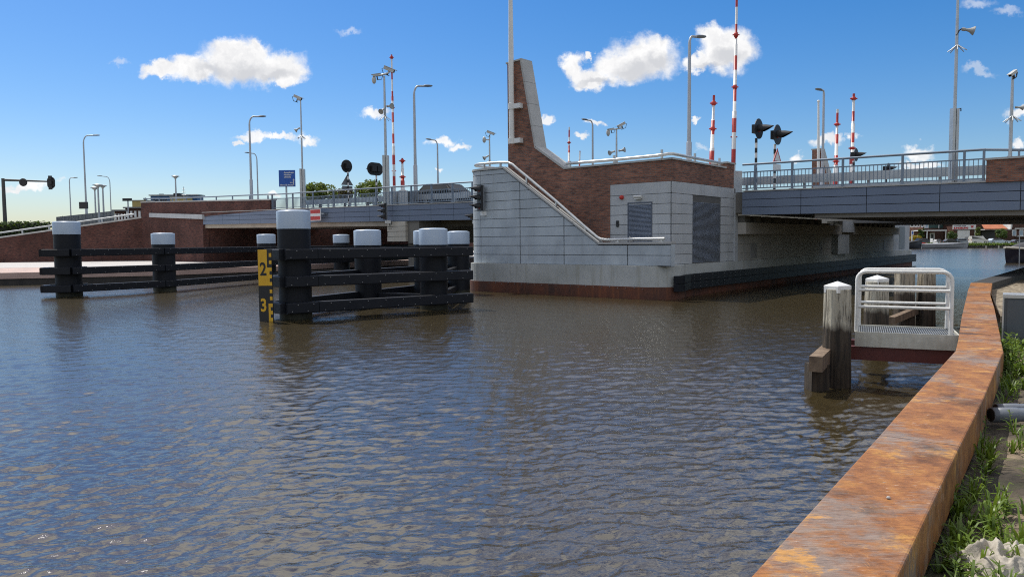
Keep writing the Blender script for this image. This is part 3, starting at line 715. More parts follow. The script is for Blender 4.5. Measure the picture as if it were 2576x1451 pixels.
g = MB(); g.box(-10.2, -9.9, 1, 6.4, 1.2, 5.18); P.part('left_wall', g, CONC)
# long side wall under the decks
g = MB()
zr = [BASE_Z+.01, 1.55, 1.95, 2.37, 2.86, 3.2]
def bseg(b0, b1, z0, z1, out, m_t=.4): sidebox(g, b0, b1, z0, z1, m_t, out)
for z0, z1 in ((BASE_Z+.005, 1.53), (1.55, 1.93), (1.95, 2.36)): bseg(7.0, BE-.02, z0, z1, -.02)
bseg(7.0, BE-.04, BASE_Z, 3.0, -.045, .6)
P.part('long_side_wall', g, surf('pier_wall_concrete', (.46, .445, .41), .85, col2=(.37, .355, .33), sc=.7, streak=.3, streakcol=(.25, .24, .22)))
g = MB(); bseg(7.0, S1, 2.37, 2.86, .42); P.part('bearing_shelf', g, surf('shelf_concrete', (.48, .45, .4), .85, col2=(.4, .37, .33), sc=1))
g = MB(); bseg(S2+.3, S3, 2.37, 2.86, .42); P.part('bearing_shelf', g, surf('shelf_concrete', (.48, .45, .4), .85, col2=(.4, .37, .33), sc=1))
g = MB()
for s0 in (7.1, S2+.5):
    for i in range(9):
        g = MB(); bseg(s0+i*1.25, s0+i*1.25+.62, 2.862, 3.16, .32); P.part('bearing_block', g, CONC_D)

g = MB(); bseg(S1+.02, S2+.28, 2.5, 3.14, .46); bseg(S1-.25, S2-.2, 1.25, 2.365, .3); P.part('pilaster', g, CONC)
for x0, x1 in ((1889, 1905), (2062, 2069), (2122, 2130), (2223, 2227)):
    g = MB(); sidebox(g, ps(x0, 612).y, ps(x1, 612).y, 1.3, 1.98, .1, -.006); P.part('wall_slot', g, surf('slot_panel', (.3, .3, .3), .7))
g = MB(); b0_ = ps(2246, 600).y; sidebox(g, S3+.02, BE, BASE_Z, 3.9, .5, -.008); P.part('far_end_blocks', g, CONC)
g = MB(); sidebox(g, ps(2262, 600).y, ps(2276, 600).y, 1.3, 2.98, .1, .005); P.part('far_vent', g, CABI)

# black fender boards on the pier's long side
T = Thing('fender_boards', 'dark plastic fender boards bolted along the long side of the middle pier', 'fender', (side_a(2)+.3, 2, .3), True)
for zz0, zz1 in ((.29, .56), (.575, .85)):
    path = [(-.12, .35), (-.1, .8), (side_a(2)+.12, 2.0)]+[(side_a(b)+.12, b) for b in np.linspace(6, BE+1.2, 9)]
    for p, q in zip(path, path[1:]):
        d = Vector((q[0]-p[0], q[1]-p[1])).normalized(); n = Vector((d.y, -d.x))
        g = MB(); A = Vector(p)+d*.006; B = Vector(q)-d*.006
        g.hexa([(A.x, A.y, zz0), (A.x+n.x*.16, A.y+n.y*.16, zz0), (B.x+n.x*.16, B.y+n.y*.16, zz0), (B.x, B.y, zz0), (A.x, A.y, zz1), (A.x+n.x*.16, A.y+n.y*.16, zz1), (B.x+n.x*.16, B.y+n.y*.16, zz1), (B.x, B.y, zz1)])
        T.part('board', g, HDPE)
g = MB()
for i in range(64):
    b = 2.3+i*.56; 
    for z in (.36, .5, .64, .78): g.ball((side_a(b)+.285, b, z), .018, 3)
T.part('bolts', g, BOLT)['kind'] = 'stuff'

# handrails of the pier
def handrail(name, label, pts, posts, r, mat_, base):
    H = Thing(name, label, 'handrail', base, True, 'handrails')
    H.part('rail', MB().tube(pts, r, 12), mat_)
    for (a, b, z0, z1) in posts:
        g = MB(); g.box(a-.035, a+.035, b-.035, b+.035, z0, z1); g.box(a-.09, a+.09, b-.07, b+.07, z0, z0+.02); H.part('post', g, mat_)
def q1(x, y, b): p = pb(x, y, b); return (p.x, b, p.z)
pts = [(-10.15, 2.6, 5.5), (-10.15, 1.3, 5.5)]+[(x, y, 5.5) for x, y in arc((A_L, 1.0), .9, 195, 265, 5)]+[q1(1255, 409, .1), q1(1278, 409, .1), q1(1290, 414, .1), q1(1302, 425, .1)]
pts += [q1(1330, 448, .1), q1(1400, 507, .1), q1(1470, 569, .1), q1(1502, 596, .1), q1(1512, 601.5, .1), q1(1526, 603, .1), q1(1600, 601.5, .1), q1(1672, 600.5, .1)]
po = []
for x, y in ((1218, 410), (1259, 410), (1325, 446), (1399, 508), (1472, 573), (1555, 603), (1665, 602)):
    p = pb(x, y, .1); zc = 5.27 if p.x < -7.9 else max(2.08, 5.27+sl*(p.x+7.956))
    po.append((p.x, .1, zc, p.z))
handrail('stair_handrail', 'light metal stair handrail running down the sloping parapet of the middle pier', pts, po, .055, ALU, (-4, .1, 2))
pts = [q1(1424, 412, 1.2), q1(1540, 402.5, 1.2), q1(1650, 392, 1.2)]; e = q1(1690, 386.5, 1.2); pts += [(e[0]-.15, 1.2, e[2]), (e[0]-.02, 1.32, e[2])]
pts += [(side_a(3)-.15, 3, e[2]-.01), (side_a(5.75)-.15, 5.75, e[2]-.02)]
po = [(q1(1434, 412, 1.2)[0], 1.2, 5.13, 5.4), (q1(1545, 402.5, 1.2)[0], 1.2, 5.14, 5.46), (q1(1665, 392, 1.2)[0], 1.2, 5.15, 5.5), (side_a(3.2)-.15, 3.2, 5.15, 5.5), (side_a(5.5)-.15, 5.5, 5.15, 5.5)]
handrail('parapet_handrail', 'pale tube handrail above the brick parapet of the middle pier', pts, po, .06, ALU, (-3, 1.2, 5.1))

# flagpole and small fixtures on the pier
fa = pb(1287, 300, .8).x
T = Thing('flagpole', 'tall white flagpole bracketed to the brick tower, running out of the top of the picture', 'flagpole', (fa, .8, 6), True)
zb_ = pb(1287, 358, .8).z; zt_ = pb(1284, -160, .8).z
T.part('pole', MB().tube([(fa, .8, zb_), (fa, .8, zb_+4), (fa, .8, zt_)], .1, 16, rs=[.115, .11, .06]), WHITE)
for y in (268, 355):
    z = pb(1290, y, .8).z; g = MB(); g.tube([(fa, .8, z-.12), (fa, .8, z+.12)], .145, 14); g.box(fa+.1, fa+.48, .76, .99, z-.1, z+.1); T.part('bracket', g, WHITE)
pr = pb(1564, 497, .98)
g = MB(); g.lathe((pr.x, 1.0, pr.z), [(.085, 0), (.09, .03), (.07, .09), (.03, .12), (.005, .125)], 16, (0, -1, 0)); solo('alarm_beacon', g, RED, 'small round red alarm beacon on the concrete above the steel door', 'alarm beacon', (pr.x, 1, pr.z), True)
pl = pb(1605, 496, .95)
T = Thing('wall_lamp', 'white bulkhead lamp on the concrete above the steel door', 'wall lamp', (pl.x, 1, pl.z), True)
T.part('housing', MB().loft([[(pl.x-.16, 1.0-y, pl.z+z), (pl.x+.16, 1.0-y, pl.z+z), (pl.x+.16, 1.0-y2, pl.z+z2), (pl.x-.16, 1.0-y2, pl.z+z2)] for y, z, y2, z2 in ((.0, .07, .0, -.06), (.1, .065, .1, -.03), (.15, .03, .13, -.01))], smooth=False), WHITE)
T.part('diffuser', MB().box(pl.x-.13, pl.x+.13, .88, .97, pl.z-.075, pl.z-.045), surf('opal_glass', (.7, .7, .66), .3))
pi_ = pb(1553, 563, .97)
g = MB(); g.box(pi_.x-.05, pi_.x+.05, .95, 1.0, pi_.z-.12, pi_.z+.12); g.box(pi_.x-.03, pi_.x+.03, .94, .952, pi_.z+.0, pi_.z+.08); solo('intercom', g, DARK, 'small dark intercom box left of the steel door', 'intercom', (pi_.x, 1, pi_.z), True)

# twin tower at the far end of the pier, right
bT = BE+.5; t0 = pb(2043, 378, bT); t1 = pb(2064, 378, bT)
T = Thing('brick_tower', 'small distant brick tower with sloping side behind the right span railing', 'tower', (t0.x, bT, 4), True)
g = MB(); g.prism([(t0.x, bT, 2.0), (t1.x+1.5, bT, 2.0), (t1.x+.9, bT, 6.2), (t1.x, bT, t0.z), (t0.x, bT, t0.z)], (0, .8, 0)); T.part('brick_slab', g, BRICK)
g = MB(); g.hexa([(t1.x+.9, bT-.04, 6.2), (t1.x+1.0, bT-.04, 6.2), (t1.x+1.0, bT+.84, 6.2), (t1.x+.9, bT+.84, 6.2), (t1.x, bT-.04, t0.z), (t1.x+.1, bT-.04, t0.z), (t1.x+.1, bT+.84, t0.z), (t1.x, bT+.84, t0.z)])
g.box(t0.x-.06, t1.x+.1, bT-.05, bT+.85, t0.z+.002, t0.z+.1); T.part('coping', g, COPE)
p = pb(2062, 255, bT-.2)
g = MB(); g.tube([(p.x, bT-.2, t0.z-2.5), (p.x-.1, bT-.2, p.z)], .1, 10, rs=[.13, .08]); g.ball((p.x-.1, bT-.2, p.z), .12, 5); solo('flagpole', g, WHITE, 'short distant white flagpole standing against the small brick tower', 'flagpole', (p.x, bT-.2, t0.z-2.5), True)

# brick parapet on the right approach
ar = pb(2481, 430, B0-.1).x; zr0 = pb(2481, 461, B0-.1).z; zr1 = pb(2481, 403.5, B0-.1).z
T = Thing('brick_parapet', 'brick parapet with pale coping closing the right end of the bridge railing', 'parapet wall', (ar, B0, zr0), True)
g = MB(); g.hexa([(ar, B0-.1, deck_z(ar)+.0), (20, B0-.1, deck_z(20)+.02), (20, B0+.35, deck_z(20)+.02), (ar, B0+.35, deck_z(ar)+.0), (ar, B0-.1, zr1), (20, B0-.1, zr1), (20, B0+.35, zr1), (ar, B0+.35, zr1)])
T.part('brick_wall', g, BRICK)
g = MB(); g.box(ar-.05, 20, B0-.16, B0+.41, zr1+.002, zr1+.07); T.part('coping', g, COPE)
T = Thing('handrail', 'grey tube handrail continuing over the right brick parapet', 'handrail', (ar, B0+.1, zr1), True, 'handrails')
T.part('rail', MB().tube([(ar-.15, B0+.12, deck_z(ar)+1.14), (ar+1, B0+.12, zr1+.28), (20, B0+.12, zr1+.3)], .045, 10), RAILM)
for a in (ar+.9, ar+4, ar+8): T.part('post', MB().box(a-.03, a+.03, B0+.09, B0+.15, zr1+.07, zr1+.28), RAILM)

# ------------------------------------------------------------------ fender structures in the water
def pile(T, x, y, r, ztop, cap=.5, capr=1.03):
    g = MB(); g.lathe((x, y, 0), [(r, -2), (r, ztop-cap)], 32); p = T.part('pile', g, PILEM)
    g = MB(); g.lathe((x, y, 0), [(r*capr, ztop-cap-.01), (r*capr, ztop-.03), (r*capr*.985, ztop-.008), (r*.8, ztop+.02), (.05, ztop+.03)], 32); T.part('white_cap', g, WHITEC, parent=p)
def fbeam(T, p, q, z, h=.3, w=.3, bolts=True):
    p = Vector((*p, z)); q = Vector((*q, z)); d = (q-p).normalized(); n = Vector((d.y, -d.x, 0))
    g = MB(); e = .025
    prof = [(-w/2, -h/2), (w/2-e, -h/2), (w/2, -h/2+e), (w/2, h/2-e), (w/2-e, h/2), (-w/2, h/2)]
    g.loft([[tuple(c+n*s+Vector((0, 0, t))) for s, t in prof] for c in (p, q)], smooth=False); o = T.part('fender_beam', g, HDPE)
    if bolts:
        g = MB(); k = max(2, int((q-p).length/.55))
        for i in range(k):
            c = p.lerp(q, (i+.4)/k)
            for t in (-h*.3, h*.3):
                cc = c+n*(w/2)+Vector((0, 0, t))+d*(.12 if t > 0 else -.05); g.ball(tuple(cc), .022, 3)
        T.part('bolts', g, BOLT, parent=o)['kind'] = 'stuff'
BZ = (1.84, 1.08, .34)
# near structure
pA = pz(742, 803, 0); pA = Vector((-6.25, 21.75)); pB = Vector((-4.95, 26.0)); pC = Vector((-2.52, 24.35)); pD = Vector((-3.22, 28.4)); pE = Vector((-2.2, 31.3))
T = Thing('guide_fender', 'near black guide fender with five white capped piles in front of the middle pier', 'fender', (pA.x, pA.y, 0), group='pile guide fenders')
pile(T, pA.x, pA.y, .46, 3.07, .5)
for p in (pB, pC, pD, pE): pile(T, p.x, p.y, .45, 2.57, .5)
fr = (pC-pA).normalized(); fn = Vector((fr.y, -fr.x))
bk = (pE-pB).normalized(); bn = Vector((-bk.y, bk.x))
for z in BZ:
    a0 = pA+fn*.62+fr*.42; a1 = pC+fn*.62+fr*1.02
    fbeam(T, a0, a1, z)
    c0 = pA+fn*.64-fr*.50; fbeam(T, c0, pA+fn*.64+fr*.40, z)                 # nose pieces round the corner pile
    side = Vector((-1.0, .33)).normalized()
    e0 = pA+Vector((-.74, -.3)); fbeam(T, e0+Vector((-.0, .25)), c0+Vector((-.02, .02)), z, bolts=False)
    d0 = pA+bn*.55+Vector((-.2, .1)); fbeam(T, pE+bn*.6+bk*.3, d0, z)
    fbeam(T, pB-bn*.5, pC+Vector((-.2, .5)), z-.0, .2, .2, False)
    g = MB(); g.beam((pC.x, pC.y+.4, z-.05), (pE.x-.1, pE.y-.4, z-.05), .18, .2); T.part('tie_beam', g, HDPE)
# left structure
pts = [Vector((-18.88, 32.16)), Vector((-16.25, 35.3)), Vector((-14.0, 43.2)), Vector((-10.85, 48.2))]
T = Thing('guide_fender', 'far left black guide fender curving under the left bridge span', 'fender', (pts[0].x, pts[0].y, 0), group='pile guide fenders')
pile(T, pts[0].x, pts[0].y, .51, 3.14, .52)
for p in pts[1:]: pile(T, p.x, p.y, .5, 2.66, .5)
line = [pts[0]+Vector((-.52, -.86)), pts[0]+Vector((.5, -.66)), pts[1]+Vector((.25, -.64)), pts[2]+Vector((.7, -.35)), pts[3]+Vector((.7, -.4)), Vector((-6.5, 55))]
for z in BZ:
    for i, (p, q) in enumerate(zip(line, line[1:])): fbeam(T, p, q, z, bolts=i in (1, 2))
    fbeam(T, line[0]+Vector((-.32, .75)), line[0]+Vector((-.02, .02)), z, bolts=False)
    fbeam(T, line[0]+Vector((.9, 1.6)), line[0]+Vector((-.3, .8)), z, bolts=False)
# depth gauge board
gp = Vector((pA.x-.77, pA.y-.85)); GW = .385
T = Thing('tide_gauge', 'yellow and black water level gauge board marked 2 and 3 on the near fender', 'gauge board', (gp.x, gp.y, 0))
gx = lambda cx, cy: gp.x+(cx-122-.026*(cy-175))/579.0
gz = lambda cy: 1.985-(cy-175)/572.0
T.part('board', MB().box(gp.x-.005, gp.x+GW, gp.y, gp.y+.04, -.6, 1.985), BLACK)
def yb(rects, name='yellow_tick'):
    g = MB()
    for x0, x1, y0, y1 in rects: g.box(gp.x+(x0-122)/579, gp.x+(x1-122)/579, gp.y-.004, gp.y-.001, gz(y1), gz(y0))
    T.part(name, g, YEL)
yb([(122, 266, 177, 460), (122, 302, 460, 747), (302, 338, 460, 515), (302, 338, 575, 632), (302, 338, 690, 747)], 'yellow_panel')
for r_ in ((298, 338, 233, 293), (298, 338, 348, 405), (298, 338, 808, 865), (298, 338, 920, 978), (210, 338, 1328, 1338)): yb([r_])
yb([(272, 305, 1032, 1315), (305, 338, 1032, 1087), (305, 338, 1146, 1203), (305, 338, 1258, 1315)], 'yellow_comb')
T.part('digit', text_mb('2', .5, (gp.x+.045, gp.y-.006, gz(580)), (1, 0, 0), (0, 0, 1), (0, -1, 0), .004, .012, sx=.75), BLACK)
T.part('digit', text_mb('3', .5, (gp.x+.03, gp.y-.006, gz(1152)), (1, 0, 0), (0, 0, 1), (0, -1, 0), .004, .012, sx=.75), YEL)

# ------------------------------------------------------------------ street furniture on the bridge
def lampmast(name, label, x, yb_, yt, b, arm_px, group='curved arm street lamps', zbase=None, xt=None, head=.75):
    tb = pb(x, yb_, b); tt = pb(xt or x, yt, b); base = F(tb.x, b, zbase if zbase is not None else deck_z(tb.x)); h = tt.z-base.z
    s = base.y/FPX; arm = abs(arm_px)*s; sg = 1 if arm_px > 0 else -1
    T = Thing(name, label, 'street lamp', base, group=group)
    X = lambda d, z: (base.x+sg*d*.72, base.y+sg*d*.62*.6, base.z+z)
    r = arm*.28
    pts = [X(0, 0), X(0, h*.35), X(0, h*.62), X(0, h-r*1.6)]+[X(r*(1-math.cos(t)), h-r*1.6+r*1.5*math.sin(t)) for t in (.35, .7, 1.05, 1.4)]+[X(arm*.62, h-.02)]
    k = len(pts); T.part('pole', MB().tube(pts, .1, 10, rs=[.105, .1, .085, .075]+[.06]*(k-4)), POLE)
    T.part('sleeve', MB().lathe(base, [(.135, 0), (.135, h*.34), (.1, h*.35)], 12), POLE)
    g = MB(); c0 = Vector(X(arm*.58, h-.0)); c1 = Vector(X(arm*.58+max(head, arm*.42), h+.04)); d = (c1-c0).normalized(); n = Vector((-d.y, d.x, 0)).normalized()
    rings = []
    for t, w, hh in ((0, .05, .05), (.15, .13, .075), (.5, .17, .08), (.85, .13, .06), (1, .04, .02)):
        c = c0.lerp(c1, t); rings.append([tuple(c+n*w*math.cos(a)+Vector((0, 0, hh*math.sin(a)))) for a in np.linspace(0, 2*PI, 9)[:-1]])
    g.loft(rings); hd = T.part('lamp_head', g, CABI)
    return T
lampmast('street_lamp', 'tall street lamp behind the brick parapet of the middle pier, beside the red white booms', 1733, 402, 90, 9.4, 44)
lampmast('street_lamp', 'street lamp on the left span to the right of the tallest left boom', 1046, 500, 213, 9.4, 55)
lampmast('street_lamp', 'street lamp on the left abutment, the taller of two crossing lamps', 633, 500, 290, 9.4, 48)
lampmast('street_lamp', 'street lamp left of the abutment step carrying a dark box sign', 218, 545, 337, 9.4, 46, zbase=3.2)
lampmast('street_lamp', 'smaller far street lamp crossing behind the taller abutment lamp, arm to the left', 649, 495, 385, 30, -36)
lampmast('street_lamp', 'far street lamp whose arm points left just left of the grey rounded pier', 1102, 470, 352, 30, -34)
lampmast('street_lamp', 'far street lamp behind the sloping tower coping, arm to the left', 1491, 405, 303, 31, -32)
lampmast('street_lamp', 'street lamp beside the small distant tower on the right span', 2069, 440, 228, 29, -15)
lampmast('street_lamp', 'short far lamp at left next to the traffic light gantry, arm to the right', 179, 555, 446, 22, 20, zbase=2.2)
lampmast('street_lamp', 'far lamp with left arm beside the cluster of disc lamps', 280, 545, 443, 34, -34, zbase=3.0)
def disclamp(label, x, yt, yb_, Y, w):
    t = pY(x, yt, Y); bse = pY(x, yb_, Y); s = Y/FPX
    T = Thing('disc_lamp', label, 'street lamp', (t.x, Y, bse.z-1.5), group='disc topped post lamps')
    T.part('pole', MB().tube([(t.x, Y, bse.z-1.5), (t.x, Y, t.z-9*s)], .1, 8, rs=[.12, .08]), POLE)
    R_ = w/2*s; T.part('lamp_bowl', MB().lathe((t.x, Y, t.z-10*s), [(.1, 0), (.22*R_, 2*s), (.8*R_, 6.9*s), (.75*R_, 7.0*s)], 20), surf('opal_glass', (.7, .7, .66), .3))
    T.part('lamp_lid', MB().lathe((t.x, Y, t.z-3*s), [(R_, 0), (R_, .5*s), (.6*R_, 2.2*s), (.1*R_, 3*s)], 20), POLE)
disclamp('left and lowest of three disc lamps standing together', 238, 470, 545, 92, 20)
disclamp('largest disc lamp in the middle of the cluster of three', 246, 463, 545, 82, 25)
disclamp('right hand disc lamp of the cluster of three', 258, 465, 545, 87, 20)
disclamp('lone disc lamp rising behind the abutment by the blue and yellow building', 441, 441, 500, 92, 20)

def horn(T, c, d, l):
    d = Vector(d).normalized(); c = Vector(c)
    g = MB(); g.lathe(c, [(.16*l, 0), (.17*l, .22*l), (.12*l, .4*l), (.2*l, .7*l), (.42*l, 1.05*l), (.44*l, 1.1*l), (.36*l, 1.02*l)], 16, d); T.part('loudspeaker', g, surf('speaker_grey', (.42, .42, .4), .45))
def cablec(T, pts): T.part('cable', MB().tube(pts, .022, 6), BLACK)
def cctv(T, c, d, l):
    d = Vector(d).normalized(); c = Vector(c); n = Vector((-d.y, d.x, 0)).normalized(); u_ = d.cross(n); u_ = u_ if u_.z > 0 else -u_
    g = MB(); g.obox(c, d*l/2, n*l*.16, u_*l*.13); g.obox(c+u_*l*.16+d*l*.08, d*l*.6, n*l*.2, u_*l*.02)
    o = T.part('camera_housing', g, surf('camera_white', (.55, .55, .52), .4))
    g = MB(); g.obox(c+d*l*.505, d*l*.01, n*l*.12, u_*l*.1); T.part('lens_window', g, GLASS, parent=o)
    T.part('camera_bracket', MB().tube([c-u_*l*.1, c-u_*l*.42-Vector((0, 0, .05))], .04, 8), BLACK)
    cablec(T, [c-d*l*.45, c-d*l*.75-Vector((0, 0, l*.2)), c-d*l*.6-Vector((0, 0, l*.6)), c-Vector((0, 0, l*.55))])
def spikes(T, c, r, n=8):
    g = MB()
    for i in range(n):
        t = 2*PI*i/n+.3; g.tube([c, (c[0]+r*math.cos(t), c[1]+r*math.sin(t), c[2]-r*.75)], .016, 5)
    T.part('climb_guard', g, GALV)
def mast(label, x, yb_, ysl, yt, b, xt=None, rp=.06, rs=.14, group='camera masts'):
    tb = pb(x, yb_, b); base = F(tb.x, b, min(tb.z, deck_z(tb.x)) if yb_ else deck_z(tb.x))
    T = Thing('camera_mast', label, 'camera mast', base, group=group)
    zt = pY(xt or x, yt, base.y).z; zs = pY(x, ysl, base.y).z
    T.part('pole', MB().tube([(base.x, base.y, base.z), (base.x, base.y, zs+.5*(zt-zs)), (base.x, base.y, zt)], rp, 10, rs=[rp*1.2, rp*1.1, rp*.8]), GALV)
    g = MB(); g.box(base.x-rs, base.x-.02, base.y-rs, base.y+rs, base.z, zs); g.box(base.x+.02, base.x+rs, base.y-rs*.8, base.y+rs*.8, base.z, zs-.02); g.box(base.x-rs*1.6, base.x+rs*1.6, base.y-rs*1.6, base.y+rs*1.6, base.z, base.z+.04)
    T.part('lower_sleeve', g, GALV)
    T.x, T.y = base.x, base.y; T.s = base.y/FPX
    T.at = lambda y, dx=0: (base.x+dx*T.s, base.y-.05, pY(x, y, base.y).z)
    return T
T = mast('slim camera mast on the left span beside the blue road sign', 763, 517, 425, 252, 7.3, rp=.055, rs=.17)
cctv(T, T.at(246, -6), (1, -.2, -.45), 1.0*.62); T.part('arm', MB().tube([T.at(253), T.at(252, -6), T.at(247, -7)], .045, 8), GALV)
horn(T, T.at(322, -3), (-.8, -.2, -.55), .36); spikes(T, T.at(341), .32)
T = mast('tall camera mast with cross arm standing next to the highest left boom', 972, 480, 391, 192, 7.3, rp=.075, rs=.19)
T.part('arm', MB().tube([T.at(191, -14), T.at(188, 0), T.at(184, 12), T.at(177, 13)], .06, 8), ALU)
cctv(T, T.at(176, 13), (1, -.2, -.45), .7); cctv(T, T.at(190, -18), (-.9, -.3, -.2), .5)
T.part('dome_camera', MB().ball(T.at(202, -25), (.14, .14, .24), 8), surf('camera_white', (.55, .55, .52), .4)); cablec(T, [T.at(196, -25), T.at(190, -22), T.at(189, -16)])
horn(T, T.at(268, 6), (.7, -.6, -.1), .42); horn(T, T.at(275, -2), (-.3, -.8, -.5), .4); spikes(T, T.at(291), .4)
T = mast('tall camera mast on the right span, its top cut off by the picture edge', 2397, 462, 273, -40, 7.15, rp=.05, rs=.115)
horn(T, T.at(75, 10), (.95, -.3, -.25), .36); cablec(T, [T.at(90, -4), T.at(86, 0), T.at(78, 4), T.at(74, 10)]); spikes(T, T.at(114), .3)
cablec(T, [T.at(275, 6), T.at(274, 13), T.at(281, 13)])
T = mast('thin camera mast standing on the right brick parapet', 2541, 396, 392, 193, B0+.1, rp=.05, rs=.06)
cctv(T, T.at(186, -2), (-.9, -.4, -.55), .34); horn(T, T.at(271, 6), (.95, -.3, -.1), .22); spikes(T, T.at(292), .26)
T = mast('small far camera mast seen just left of the brick tower', 1232, 415, 402, 340, 30, rp=.07, rs=.1)
cctv(T, T.at(335, 3), (.95, -.2, -.4), .75); T.part('arm', MB().tube([T.at(352), T.at(352, -10)], .05, 8), GALV); T.part('dome_camera', MB().ball(T.at(352, -13), (.18, .18, .3), 8), surf('camera_white', (.55, .55, .52), .4)); horn(T, T.at(392, -3), (-.8, -.3, -.5), .5); spikes(T, T.at(404), .4)
T = mast('small far camera mast with cross arm above the brick parapet handrail', 1551, 420, 400, 326, 30, rp=.07, rs=.1)
T.part('arm', MB().tube([T.at(326, -12), T.at(325), T.at(323, 12), T.at(318, 12)], .06, 8), ALU); cctv(T, T.at(315, 12), (-.9, -.2, -.5), .7); cctv(T, T.at(326, -14), (-.9, -.3, -.2), .5)
T.part('dome_camera', MB().ball(T.at(334, -21), (.16, .16, .3), 8), surf('camera_white', (.55, .55, .52), .4)); horn(T, T.at(380, 5), (.8, -.4, .1), .5); horn(T, T.at(381, -5), (-.8, -.4, -.3), .5)

def boom(label, xb_, yb_, xt, yt, b, r0=.1, knobs=(.05,), group='raised red and white barrier booms'):
    A = pb(xb_, yb_, b); base = F(A.x, b, deck_z(A.x)); B = pb(xt, yt, b); top = F(B.x, b, B.z); A = F(A.x, b, A.z)
    Ln = (top-A).length
    T = Thing('barrier_boom', label, 'barrier boom', base, group=group)
    A = A+(A-top).normalized()*max(0, (A.z-base.z-.9))
    st = [0, .34, .341, .7, .701, 1]; rs = [r0, r0, r0*.78, r0*.75, r0*.58, r0*.5]
    T.part('boom', MB().tube([A.lerp(top, t) for t in st], r0, 12, rs=rs), BOOM)
    g = MB(); g.obox(base+Vector((0, 0, .5)), (.25, .1, 0), (-.1, .25, 0), (0, 0, .5)); T.part('drive_cabinet', g, GALV)
    for k in knobs:
        c = top.lerp(A, k); T.part('warning_light', MB().lathe(c, [(r0*.5, -.1), (r0*.92, -.085), (r0*.92, .085), (r0*.5, .1)], 12), RED)
        T.part('light_stub', MB().tube([c-Vector((r0*1.5, 0, 0)), c+Vector((r0*1.5, 0, 0))], r0*.3, 8), RED)
boom('tallest raised boom on the left span beside the tall camera mast', 992, 480, 985, 138, 8.2, .095, (.02, .12, .38, .84))
boom('short raised boom on the left span just right of the tallest left boom', 1013, 470, 1012, 398, 8.2, .13, (.08, .55, .95))
boom('tallest raised boom above the right pillar, running out of the picture', 1845, 405, 1854, -30, 8.0, .098, (.25, .53, .8))
boom('short raised boom between the parapet street lamp and the tallest right boom', 1790, 412, 1796, 240, 8.0, .11, (.1, .42, .95))
boom('far raised boom behind the tower coping, taller of that pair', 1431, 408, 1432, 320, 30, .12, (.2,))
boom('far short raised boom behind the tower coping, lower of that pair', 1458, 408, 1459, 380, 30, .12, (.5,))
boom('far raised boom right of the small distant tower, thinner and shorter one', 2102, 447, 2107, 275, 27, .14, (.18, .62))
boom('far raised boom standing above the square dark signal on the right span', 2142, 440, 2148, 236, 27, .15, (.05, .55))

def flashlight(label, x, yb_, ytc, b, facing, w, h, back=True, visor=True, zb=None, group='road warning signals', sq=False, pole=True):
    q = pb(x, yb_, b); base = F(q.x, b, deck_z(q.x)); cz = pY(x, ytc, base.y).z; s = base.y/FPX
    d = Vector(facing).normalized(); n = Vector((-d.y, d.x, 0)); R_ = h/2*s; W_ = w/2*s
    T = Thing('warning_signal', label, 'traffic signal', base, group=group)
    c = Vector((base.x, base.y, cz))
    if pole: T.part('banded_pole', MB().tube([base, (base.x, base.y, cz-R_*.9)], .057, 10), BW)
    pl_ = []
    for i in range(28):
        t = 2*PI*i/28; xx, zz = R_*math.cos(t), R_*math.sin(t)
        if W_ > R_: xx += (W_-R_)*(1 if xx > 0 else -1)
        pl_.append(tuple(c+d*.1+n*xx+Vector((0, 0, zz))))
    T.part('backboard', MB().prism(pl_, d*.025), BLACK)
    offs = [0] if W_ <= R_*1.05 else [-(W_-R_)*.9, (W_-R_)*.9]
    for o in offs:
        g = MB(); g.obox(c+n*o-d*.02, d*.11, n*R_*.42, (0, 0, R_*.42)); T.part('lamp_housing', g, BLACK)
        T.part('lens', MB().lathe(c+n*o+d*.126, [(R_*.36, 0), (R_*.3, .03), (.01, .05)], 16, d), REDL)
        g = MB(); rings = []
        for t, rr in ((0, .42), (.5, .4), (1, .3)):
            L_ = R_*1.5*t; rings.append([tuple(c+n*o+d*(.125+L_*(.55+.45*math.sin(a) if t else 1))+n*R_*rr*math.cos(a)+Vector((0, 0, R_*(rr*math.sin(a)-.12*t)))) for a in np.linspace(-.6, PI+.6, 14)])
        rin = [[tuple(Vector(p)*1) for p in r] for r in rings]
        g.loft(rings, closed=False, caps=False); T.part('visor', g, BLACK, rc=False)
    return T
UR = tuple(U); UL = tuple(-U)
flashlight('left round signal with black visor on a banded pole on the right span', 1901, 475, 325, 7.5, UR, 48, 50)
T = flashlight('round signal with black visor above a red triangular sign on the right span', 1948, 475, 340, 8.4, UR, 48, 50)
c = Vector(T.o.location); zt_ = pY(1952, 374, c.y).z; zb2 = pY(1952, 410, c.y).z
tri = lambda k, o: [tuple(c+Vector((0, 0, z-c.z))+Vector(UR)*o+Vector(V)*y*k) for y, z in ((0, zt_), (-.48, zb2), (.48, zb2))]
ctr = sum((Vector(p) for p in tri(1, .1)), Vector())/3
T.part('triangle_sign', MB().prism(tri(1, .1), Vector(UR)*.02), RED)
T.part('triangle_face', MB().prism([tuple(ctr+(Vector(p)-ctr)*.66+Vector(UR)*.021) for p in tri(1, .1)], Vector(UR)*.004), WHITE)
g = MB(); cz_ = zb2-.2; g.obox(c+Vector((0, 0, cz_-c.z))+Vector(UR)*.1, Vector(UR)*.012, V*.4, (0, 0, .14)); T.part('sign_plate', g, WHITE)
T = flashlight('round black signal seen from behind above a triangular sign on the left span', 877, 515, 418, 7.5, UL, 33, 32)
c = Vector(T.o.location); zt_ = pY(877, 440, c.y).z; zb2 = pY(877, 466, c.y).z
